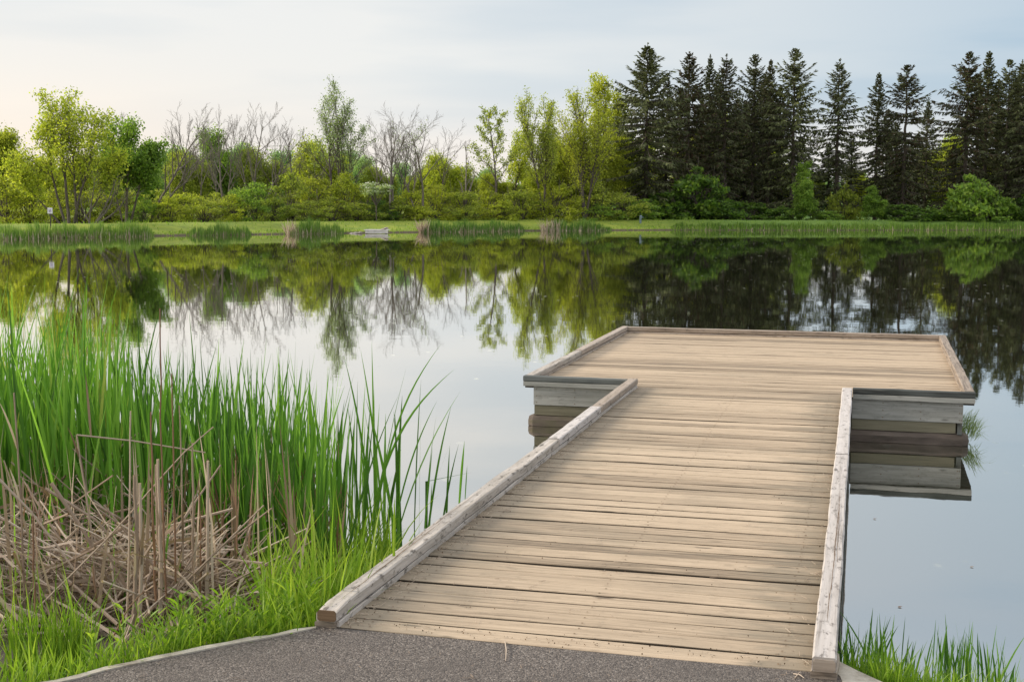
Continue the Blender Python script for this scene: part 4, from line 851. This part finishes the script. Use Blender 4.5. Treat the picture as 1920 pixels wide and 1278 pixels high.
def rock(px, py, D, r_, sy, label, seed, grp=None):
    rs = np.random.RandomState(seed); import bmesh
    bm = bmesh.new(); bmesh.ops.create_icosphere(bm, subdivisions=3, radius=1)
    ph = rs.uniform(0, 6, 6)
    for v in bm.verts:
        c = v.co; k = 1 + .16 * math.sin(3 * c.x + ph[0]) * math.sin(4 * c.y + ph[1]) + .12 * math.sin(5 * c.z + ph[2] + 3 * c.x) + .05 * math.sin(9 * c.x + ph[3]) * math.sin(8 * c.y)
        v.co = Vector((c.x * r_ * k, c.y * r_ * .8 * k, c.z * r_ * sy * k))
    me = bpy.data.meshes.new('rock'); bm.to_mesh(me); bm.free(); me.materials.append(M['rock'])
    o = bpy.data.objects.new('rock', me); sc.collection.objects.link(o); p = at_y(px, py, D); o.location = (p.x, p.y, p.z); tag(o, label, 'rock', grp)
rock(1, 443, 80.4, .30, .6, 'pale rounded rock at the waterline on the left edge of the photo', 3)
for i, (px, py, l) in enumerate([(660, 438, 'leftmost flat stone at the waterline left of the landing stage'), (667, 437, 'flat stone between the leftmost stone and the landing stage'), (675, 436.5, 'flat stone touching the left side of the landing stage'), (724, 428, 'tan stone on the bank behind the right end of the landing stage'), (719, 430, 'tan stone just left of the last stone behind the landing stage'), (1192, 426, 'brownish stone in the bare patch below the blue-grey post')]):
    rock(px, py, 99. if px < 1000 else 119, .17, .45, l, 30 + i, 'stones on the far shore')
D = 121.; x = (1199 - 960) / FPX * D; e = empty('marker_post', (x, D, height(x, D))); tag(e, 'short blue-grey post with a small arm at the lawn edge before the bushes', 'post')
mb = MB(); prisms(mb, [(0, 0, -.1, .0, 0, .28, .10, .10), (0, 0, .28, .03, 0, .62, .10, .12), (.03, 0, .62, .03, 0, .74, .14, .07)], 10); mb.build('post', M['bluegrey'], e)
mb = MB(); prisms(mb, [(.08, 0, .52, .30, 0, .56, .035, .03)], 8); mb.build('arm', M['bluegrey'], e)
# ---------------------------------------------------------------- near reeds
rs = np.random.RandomState(77)
def ntop(px): return np.interp(px, [-200, 0, 60, 110, 190, 215, 290, 350, 400, 470, 530, 580, 640, 700, 760, 800], [560, 575, 580, 585, 590, 625, 650, 655, 665, 690, 700, 700, 720, 730, 760, 820])
B = []; L = []; LE = []; W_ = []
def clump(px, D, n, hs=1., sprd=.10):
    hs *= rs.uniform(.84, 1.10)
    x = (px - 960) / FPX * D; zb = min(0, height(x, D))
    top = at_y(px, ntop(px), D).z
    for _ in range(n):
        b = (x + rs.normal(0, sprd), D + rs.normal(0, sprd), -.05 + max(height(x, D), 0)); h = max(.4, (top - b[2]) * hs * rs.choice([rs.uniform(.95, 1.08), rs.uniform(.75, 1.0), rs.uniform(.5, .85)], p=[.2, .55, .25]))
        B.append(b); L.append(h * 1.02); LE.append((rs.normal(0, .11), rs.normal(0, .09))); W_.append(rs.uniform(.012, .024))
for i in range(270):
    px = rs.uniform(-330, 640); D = rs.uniform(7.3, 9.9)
    if px > 430:
        D = rs.uniform(7.7, 9.4)
        if rs.rand() < (.3 if px < 570 else .6): continue
    clump(px, D, rs.randint(4, 9))
for _ in range(75): clump(rs.uniform(-330, 215), rs.uniform(7.4, 9.9), rs.randint(4, 9))
for px in rs.uniform(230, 620, 26): clump(px, rs.uniform(7.0, 7.6), 7, .93)
for px, D, n in [(690, 8.3, 5), (705, 8.6, 4), (725, 8.2, 5), (745, 8.5, 4), (665, 8.8, 4), (760, 8.1, 4), (650, 8.0, 4), (735, 8.8, 3), (785, 8.6, 2), (800, 8.4, 2)]: clump(px, D, n)
for _ in range(46):        # young shoots pushing through the fallen reeds
    px = rs.uniform(-150, 410); D = rs.uniform(6.2, 7.1); x = (px - 960) / FPX * D; B.append((x, D, max(height(x, D), 0) - .03)); L.append(rs.uniform(.3, .85)); LE.append((rs.normal(0, .12), rs.normal(0, .1))); W_.append(rs.uniform(.009, .017))
B = np.array(B); L = np.array(L); LE = np.array(LE); W_ = np.array(W_)
def bedobj(sel, label, name='cattail_bed'):
    mb = MB(); n = sel.sum(); k = np.where(rs.rand(n) < .035)[0]
    az = rs.uniform(0, 6.28, len(k)); fold = (k, 5, np.stack([np.cos(az) * .8, np.sin(az) * .8], 1), rs.uniform(-.5, .1, len(k)))
    blades(mb, B[sel], L[sel], LE[sel], W_[sel], rs, 8, .55, fold=fold, base_w=.8)
    return tag(mb.build(name, M['reed']), label, 'cattails', 'cattail beds at the near shore', 'stuff')
pxs = 960 + B[:, 0] / B[:, 1] * FPX
bedobj(pxs < 215, 'tallest densest green cattails at the left edge of the photo'); bedobj((pxs >= 215) & (pxs < 430), 'green cattails standing behind the upright dead stalks')
bedobj((pxs >= 430) & (pxs < 630), 'green cattails in the middle between the dead stalks and the pier'); bedobj(pxs >= 630, 'sparse open green cattails nearest the pier over bright water')
# single leaning blades that stand out
def one_blade(px0, py0, px1, py1, D, wd, label, D1=None, curl=.5, m='reed', name='cattail_leaf', cat='cattail leaf', group='single cattail leaves standing clear of the beds', rnd=.5, nseg=12):
    a = at_y(px0, py0, D); b = at_y(px1, py1, D1 or D); mb = MB(); v = b - a; t = np.linspace(0, 1, nseg + 1)
    V = []; sd_ = Vector((1, 0, 0)) if abs(v.z) > abs(v.x) * .6 else Vector((0, 0, 1))
    sd_ = Vector((v.z, 0, -v.x)).normalized()
    for x in t:
        g_ = x * (1 - curl * .6) + curl * .6 * x ** 2.2
        p = Vector((a.x + v.x * g_, a.y + v.y * g_, a.z + v.z * (x + curl * .10 * math.sin(math.pi * x))))
        ww = wd * .5 * (.75 + .25 * min(1, x / .3) if x < .5 else max(.03, 1 - ((x - .5) / .5) ** 1.7))
        V += [tuple(p - sd_ * ww), tuple(p + Vector((0, ww * .35, 0))), tuple(p + sd_ * ww)]
    F = []
    for k in range(nseg): F += [(3 * k, 3 * k + 1, 3 * k + 4, 3 * k + 3), (3 * k + 1, 3 * k + 2, 3 * k + 5, 3 * k + 4)]
    mb.add(V, F, rnd); return tag(mb.build(name, M[m]), label, cat, group)
one_blade(692, 1000, 852, 692, 8.3, .016, 'long green leaf arching far right over the water with its tip lowest', curl=.9)
one_blade(700, 1000, 826, 646, 8.2, .013, 'long green leaf leaning right, crossing above the arching one', curl=.8)
one_blade(705, 1000, 697, 640, 8.4, .014, 'tall upright green leaf with the highest tip near the pier', curl=.1)
one_blade(720, 1000, 676, 655, 8.4, .013, 'tall green leaf leaning left beside the highest upright one', curl=.4)
one_blade(700, 1000, 645, 668, 8.3, .014, 'green leaf leaning left, outermost of the open fan', curl=.5)
one_blade(735, 1010, 820, 750, 8.0, .010, 'thin green leaf curving right just clear of the sparse fan', curl=.5)
one_blade(797, 990, 811, 838, 8.5, .010, 'short upright green leaf standing alone left of the pier rail', curl=.2)
one_blade(806, 985, 810, 905, 8.5, .008, 'shortest thin green leaf beside the pier rail', curl=.2)
one_blade(861, 945, 871, 826, 9.6, .018, 'broad single green leaf right beside the pier rail, clear of the bed', curl=.2)
one_blade(872, 935, 876, 872, 9.7, .008, 'thin short leaf just right of the broad single one at the rail', curl=.1)
# ---------------------------------------------------------------- dead reeds
def stalks(mb, S, sides=5, rnd=None): prisms(mb, S, sides, .5 if rnd is None else rnd)
def dead_heap(n, pxr, Dr, zr, name, label, seed, azm=0., azs=.6, Lr=(.5, 1.35), elm=.25):
    rs = np.random.RandomState(seed); S = []; rr = []
    for _ in range(n):
        px = rs.uniform(*pxr); D = rs.uniform(*Dr); x = (px - 960) / FPX * D; z = max(height(x, D), 0) + rs.uniform(*zr) * np.interp(px, [-100, 330, 460], [1, .8, .4])
        L_ = rs.uniform(*Lr); az = rs.normal(azm, azs); el = rs.normal(elm, .25) * rs.choice([1, 1, -1]); d = np.array([math.cos(az) * math.cos(el), math.sin(az) * math.cos(el), math.sin(el)])
        c = np.array([x, D, z]); a = c - d * L_ / 2; b = c + d * L_ / 2; a[2] = max(a[2], .02); b[2] = max(b[2], .02); bend = rs.normal(0, .03, 3); m_ = (a + b) / 2 + bend
        r_ = rs.uniform(.003, .0085); S += [(*a, *m_, r_, r_ * .95), (*m_, *b, r_ * .95, r_ * .6)]; v = rs.uniform(0, 1); rr += [v, v]
    mb = MB(); S = np.array(S); prisms(mb, S, 5, np.repeat(np.array(rr), 5))
    for _ in range(int(n * 1.1)):          # flat strap leaves
        px = rs.uniform(*pxr); D = rs.uniform(*Dr); x = (px - 960) / FPX * D; z = max(height(x, D), 0) + rs.uniform(*zr) * np.interp(px, [-100, 330, 460], [1, .8, .4])
        L_ = rs.uniform(Lr[0] * .8, Lr[1] * .9); az = rs.normal(azm, azs * 1.5); el = rs.normal(elm, .3) * rs.choice([1, 1, -1]); d = np.array([math.cos(az) * math.cos(el), math.sin(az) * math.cos(el), math.sin(el)])
        sd = nrm(np.cross(d, rs.normal(0, 1, 3))) * rs.uniform(.004, .011); c = np.array([x, D, z]); sag = rs.uniform(0, .07); V = []; tw = rs.normal(0, .6)
        for k in range(6):
            t = k / 5; p = c + d * L_ * (t - .5) - np.array([0, 0, sag * (2 * t - 1) ** 2]); p[2] = max(p[2], .02); q = sd * (1 - .7 * t); up_ = np.cross(d, q) * math.sin(tw * t)
            V += [p - q - up_, p + q + up_]
        mb.add(V, np.array([[2 * k, 2 * k + 1, 2 * k + 3, 2 * k + 2] for k in range(5)]), rs.rand())
    return tag(mb.build(name, M['dead']), label, 'dead reeds', kind='stuff')
dead_heap(430, (-260, 330), (6.2, 7.9), (.0, .50), 'fallen_reeds', 'heap of pale fallen dead reeds in front of the left cattails', 5, azm=math.pi * .86, azs=.50, elm=.42)
dead_heap(150, (280, 440), (6.1, 7.6), (.0, .38), 'fallen_reeds', 'smaller tangle of dead reeds at the foot of the upright dead stalks', 6, azm=.6, azs=.8, elm=.5)
dead_heap(170, (430, 600), (6.4, 7.8), (.0, .22), 'fallen_reeds', 'thin scatter of dead reeds under the middle cattails', 7, azs=1.5, Lr=(.2, .6))
# standing bundles of dry leaves, a backing for the bed
rs = np.random.RandomState(15); n = 420; px = np.concatenate([rs.uniform(-260, 450, 300), rs.uniform(380, 640, 120)]); D = rs.uniform(6.7, 8.6, n); x = (px - 960) / FPX * D
mb = MB(); Bz = np.array([max(height(a, b), 0) for a, b in zip(x, D)]); blades(mb, np.stack([x, D, Bz], 1), rs.uniform(.25, .85, n), rs.normal(0, .2, (n, 2)), rs.uniform(.008, .018, n), rs, 5, .5)
tag(mb.build('dry_reed_leaves', M['deadred']), 'brown dry reed leaves standing among the feet of the cattails', 'dead reeds', kind='stuff')
rs = np.random.RandomState(16); n = 110; px = np.concatenate([rs.uniform(-200, 240, 50), rs.uniform(230, 410, 45), rs.uniform(410, 560, 15)]); D = rs.uniform(6.1, 7.4, n); x = (px - 960) / FPX * D
mb = MB(); Bz = np.array([max(height(a, b), 0) for a, b in zip(x, D)]); blades(mb, np.stack([x, D, Bz], 1), rs.uniform(.35, 1.05, n), rs.normal(0, .12, (n, 2)), rs.uniform(.008, .02, n), rs, 6, .3, base_w=1.)
tag(mb.build('standing_dead_reeds', M['dead']), 'thin dead reeds still standing in and around the fallen heap', 'dead reeds', kind='stuff')
DS = 'upright dead stalks in front of the cattails'
def stalk(pts, D, wd, label, m='dead', rnd=.5, frond=0):
    e = MB(); S = []; P_ = [at_y(px, py, D + dd) for px, py, dd in [(*p, 0) if len(p) == 2 else p for p in pts]]
    Q = []
    for a, b in zip(P_, P_[1:]):
        for k in range(4): Q.append(a.lerp(b, k / 4) + Vector((rg.gauss(0, .0015), 0, 0)))
    Q.append(P_[-1]); n = len(Q)
    for i in range(n - 1): S.append((*Q[i], *Q[i + 1], wd / 2 * (1 - .45 * i / n), wd / 2 * (1 - .45 * (i + 1) / n)))
    prisms(e, S, 6, rnd); o = e.build('dead_stalk', M[m]); tag(o, label, 'dead reed stalk', DS)
    if frond:
        rs = np.random.RandomState(int(pts[0][0])); q = np.array([tuple(Q[int(rs.uniform(.1, .7) * n)]) for _ in range(frond)])
        f = MB(); blades(f, q, rs.uniform(.10, .35, frond), np.stack([rs.uniform(-.3, .3, frond), rs.normal(0, .2, frond)], 1), rs.uniform(.008, .014, frond), rs, 4, .4); f.build('dry_leaf', M[m], o)
    return o
stalk([(47, 1140), (40, 950), (26, 736)], 6.3, .012, 'tall tan dead stalk, leftmost of those rising past the heap', frond=5)
stalk([(66, 1150), (63, 1060), (62, 967)], 6.0, .012, 'short orange-brown dead stalk left of the heap centre', m='deadred')
stalk([(188, 1178), (172, 1000), (144, 815), (250, 826), (385, 848)], 6.3, .011, 'long dead stalk snapped over, its upper half lying level to the right', frond=3)
stalk([(72, 1138), (200, 1010), (347, 846), (400, 800)], 6.1, .011, 'long pale stalk slanting up to the right across the heap')
for i, (a, b, w_, m_, t_) in enumerate([((250, 1168), (252, 890), .024, 'dead', 'broad grey-tan stalk, left one of the thick upright bundle'), ((262, 1165), (262, 905), .022, 'dead', 'broad stalk in the middle of the thick upright bundle'), ((238, 1160), (245, 770), .012, 'dead', 'thin stalk rising tallest out of the thick upright bundle'),
      ((292, 1130), (283, 772), .013, 'deadred', 'reddish stalk right of the thick upright bundle'), ((312, 1120), (300, 578), .010, 'deadred', 'tallest thin dark red-brown stalk reaching over the cattail tips'), ((300, 1150), (296, 860), .022, 'dead', 'broad tan stalk below the tallest red-brown one'), ((305, 1100), (292, 870), .014, 'dead', 'tan stalk beside the broad tan one'),
      ((330, 1090), (322, 700), .010, 'deadred', 'thin brown stalk right of the tallest one'), ((343, 1060), (336, 760), .010, 'dead', 'thin tan stalk between the tallest one and the pale forked one'), ((362, 1070), (361, 830), .014, 'dead', 'medium tan stalk with a broken top left of the pale thick one'), ((387, 1165), (390, 863), .021, 'dead', 'thick pale stalk at the right end of the upright stalks'),
      ((376, 1120), (372, 900), .010, 'deadred', 'short brown stalk against the thick pale one'), ((445, 1037), (442, 862), .010, 'deadred', 'lone short brown stalk among the middle cattails'), ((181, 1180), (173, 1060), .013, 'deadred', 'orange-brown stub in the middle of the heap'), ((317, 1150), (345, 1000), .010, 'dead', 'short stalk leaning right before the upright ones')]):
    stalk([a, ((a[0] + b[0]) / 2 + rg.gauss(0, 3), (a[1] + b[1]) / 2), b], 5.95 + .02 * i, w_, t_, m_, rnd=rg.random(), frond=4 if w_ > .015 else 1)
stalk([(286, 1184), (345, 1070), (384, 1002)], 6.1, .011, 'stalk slanting steeply right at the foot of the upright stalks')
stalk([(288, 1175), (350, 1100), (418, 1018)], 6.15, .014, 'stalk slanting right, longest one at the foot of the upright stalks')
stalk([(96, 905), (160, 1000), (248, 1170)], 6.3, .020, 'thick pale stalk lying down to the right across the heap')
stalk([(85, 915), (180, 975), (290, 1100)], 6.5, .016, 'pale stalk lying over the back of the heap')
stalk([(-10, 890), (60, 960), (150, 1080)], 6.2, .014, 'pale stalk sloping down from the left photo edge')
stalk([(214, 1190), (240, 1140), (268, 1110)], 5.9, .010, 'dark short stick propped in front of the heap', m='deadred')
# ---------------------------------------------------------------- near grass
def grass_patch(n, pf, label, seed, Lr=(.08, .30), wr=(.004, .009), tall=.15, name='grass', curl=.6, ln=.28, m='grass'):
    rs = np.random.RandomState(seed); B = []
    while len(B) < n:
        q = pf(rs)
        if q is not None: B.append(q)
    B = np.array(B); L_ = rs.uniform(*Lr, n) * np.where(rs.rand(n) < tall, 1.5, 1); mb = MB()
    blades(mb, B, L_, rs.normal(0, ln, (n, 2)), rs.uniform(*wr, n), rs, 5, curl); return tag(mb.build(name, M[m]), label, 'grass', kind='stuff')
def lefty(rs):
    px = rs.uniform(-400, 620); x = (px - 960) / FPX * 5.6; ye = interp(x, path_edge)
    t = rs.exponential(.22); 
    if t > .9: return None
    if rs.rand() < .25 * (math.sin(x * 5) + 1) * (1 if px < 430 else .2): return None
    y = ye + .02 + t; return (x, y, height(x, y) - .01)
grass_patch(2500, lefty, 'bright green grass between the concrete edge and the dead reeds', 31, (.04, .20), ln=.36)
def corner(rs):
    px = rs.uniform(480, 735); D = rs.uniform(5.6, 8.0); x = (px - 960) / FPX * D; u = x * math.cos(YAW) - D * math.sin(YAW)
    if u > uL - .03 or D < interp(x, path_edge) + .03: return None
    return (x, D, max(height(x, D), -.02))
grass_patch(1500, corner, 'tall lush bright grass crowding the near end of the left pier rail', 32, (.16, .46), (.006, .013), name='tall_grass', curl=.8, ln=.33)
def righty(rs):
    px = rs.uniform(1560, 2300); t = abs(rs.normal(0, .45)); x = (px - 960) / FPX * 5.6; ye = interp(x, path_edge); y = ye + .04 + t
    if x < pw(uR + W, 5.05).x + .03 + (y - 5) * .27 or t > 1.15: return None
    return (x, y, max(height(x, y), -.03))
grass_patch(4600, righty, 'green grass on the bank right of the pier at the water edge', 33, (.04, .17), (.004, .008), tall=.2, ln=.3)
def tufts(rs):
    px = rs.choice([-60, 10, 50, 85, 120]) + rs.normal(0, 14); D = 5.35 + rs.normal(0, .08); x = (px - 960) / FPX * D; return (x, D, height(x, D) - .01)
grass_patch(420, tufts, 'taller grass tufts in the bottom left corner before the heap', 34, (.14, .36), (.004, .008), name='grass_tufts', ln=.2)
rs = np.random.RandomState(40); n = 260; B_ = []; 
for c in [(1600, 5.9), (1640, 5.9), (1670, 6.1), (1810, 5.9), (1830, 6.0), (1720, 5.7), (1900, 5.8), (1590, 5.6)]:
    for _ in range(30): px = rs.normal(c[0], 14); B_.append(((px - 960) / FPX * c[1], c[1] + rs.normal(0, .08), -.02))
B_ = np.array(B_); n = len(B_); mb = MB(); blades(mb, B_, rs.uniform(.12, .32, n), rs.normal(0, .17, (n, 2)), rs.uniform(.006, .012, n), rs, 6, .4)
tag(mb.build('rush_tufts', M['reed']), 'darker upright rush tufts rising from the water right of the pier', 'rushes', kind='stuff')
one_blade(738, 1078, 740, 930, 6.25, .014, 'broad light green leaf hanging over the left pier rail', curl=.1, m='grass', rnd=.5, group=None, name='grass_leaf', cat='grass blade')
# leafy weeds by the rail end (pointed leaves on stems)
rs = np.random.RandomState(52); C_ = []; S = []
for _ in range(70):
    px = rs.uniform(240, 590); x = (px - 960) / FPX * 5.7; y = interp(x, path_edge) + rs.uniform(.05, .40); z = height(x, y); h = rs.uniform(.08, .26); S.append((x, y, z, x + rs.normal(0, .03), y, z + h, .003, .0015))
    k = rs.randint(5, 11)
    for j in range(k): zz = z + h * (j + 1) / k; C_.append((x, y, zz))
C_ = np.array(C_); n = len(C_); mb = MB(); az = rs.uniform(0, 6.28, n); blades(mb, C_, rs.uniform(.05, .11, n), np.stack([np.cos(az), np.sin(az)], 1) * .8, rs.uniform(.008, .015, n), rs, 3, .3, base_w=.3); prisms(mb, S, 4)
tag(mb.build('leafy_weeds', M['grass']), 'leafy green weeds along the concrete edge left of the pier', 'weeds', kind='stuff')
# plant on the platform corner
c = Vector(p0) + Vector((math.cos(YAW) * (x1 + .05) + math.sin(YAW) * (y0 + .25), -math.sin(YAW) * (x1 + .05) + math.cos(YAW) * (y0 + .25), 0)); rs = np.random.RandomState(60); n = 240
B_ = np.array([[c.x + rs.uniform(0, .06), c.y + rs.uniform(-.2, .3), rs.uniform(.02, .17)] for _ in range(n)])
mb = MB(); blades(mb, B_, rs.uniform(.06, .22, n), np.stack([rs.uniform(.2, .95, n), rs.normal(0, .3, n)], 1), rs.uniform(.003, .007, n), rs, 4, .7); tag(mb.build('grass_tuft', M['leaf_pale']), 'pale green grass tuft sprouting from the right corner of the platform', 'grass tuft')
# ---------------------------------------------------------------- litter on the deck, the path and the water
rs = np.random.RandomState(70); S = []
for _ in range(520):
    s_ = rs.rand(); 
    if s_ < .62: u = uLo + W + abs(rs.normal(0, .05)) + .01; v = rs.uniform(0, 5) if rs.rand() < .8 else rs.uniform(0, 8)
    elif s_ < .8: u = uRo - W - abs(rs.normal(0, .04)) - .01; v = rs.uniform(0, 7)
    else: u = rs.uniform(uLo + W, uRo - W); v = rs.uniform(0, 1.5) if rs.rand() < .4 else rs.uniform(0, 7)
    L_ = rs.uniform(.008, .06); az = rs.uniform(0, 6.28); a = pw(u + U0, v + V0, DK + .006); b = a + Vector((math.cos(az) * L_, math.sin(az) * L_, rs.uniform(-.002, .006))); S.append((*a, *b, .0011, .0008))
mb = MB(); prisms(mb, S, 4, np.repeat(rs.uniform(.2, 1, len(S)), 4)); tag(mb.build('straw_litter', M['dead']), 'dry grass bits and dirt gathered along the pier rails', 'litter', kind='stuff')
C_ = []
for _ in range(300):
    u = (uLo + W + abs(rs.normal(0, .05)) + .005) if rs.rand() < .6 else rs.uniform(uLo + W, uRo - W); v = abs(rs.normal(0, 2.4)); C_.append(tuple(pw(u + U0, v + V0, DK + .005)))
for _ in range(150): t = rs.rand(); p = edgeL.lerp(edgeR, t); C_.append((p.x + rs.normal(0, .02), p.y + rs.normal(.01, .03), DK + .004))
mb = MB(); leaves(mb, np.array(C_), .007, rs, aspect=.9); tag(mb.build('dirt_crumbs', M['endgrain']), 'dark crumbs of soil on the planks near the path', 'debris', kind='stuff')
C_ = []
for _ in range(170): x = rs.uniform(-1.6, 1.1); y = rs.uniform(4.3, 5.15); C_.append((x, y, ZP + .004))
C_ = np.array(C_); S = [(*c, *(c + np.array([rs.normal(0, .018), rs.normal(0, .018), .003])), .0010, .0007) for c in C_]
mb = MB(); prisms(mb, S, 4); tag(mb.build('straw_bits', M['dead']), 'tiny straw bits scattered over the asphalt path', 'litter', kind='stuff')
def straw(a, b, label):
    a = at_z(*a, ZP + .006); b = at_z(*b, ZP + .006); m_ = a.lerp(b, .5) + Vector((.004, 0, .004)); mb = MB(); prisms(mb, [(*a, *m_, .0024, .0022), (*m_, *b, .0022, .0012)], 6, .95); tag(mb.build('straw', M['dead']), label, 'straw', 'straws on the asphalt')
straw((947, 1202), (948, 1238), 'pale dry straw lying on the asphalt, pointing from the deck edge'); straw((1488, 1262), (1508, 1270), 'short pale straw on the asphalt near the right rail end'); straw((1490, 1270), (1500, 1258), 'pale straw crossing the short one near the right rail end')
for i, (px, py, l) in enumerate([(1687, 1137, 'small dark floating leaf on the water right of the pier'), (1822, 1062, 'pale floating speck, rightmost on the open water right of the pier'), (1640, 972, 'tiny floating bit nearest the platform on the right')]):
    p = at_z(px, py, .003); mb = MB(); mb.add([(p.x - .013, p.y, .003), (p.x, p.y - .012, .004), (p.x + .015, p.y, .006), (p.x, p.y + .014, .004)], np.array([[0, 1, 2, 3]])); tag(mb.build('floating_leaf', M['deadred' if i == 0 else 'dead']), l, 'leaf', 'bits floating on the near water')
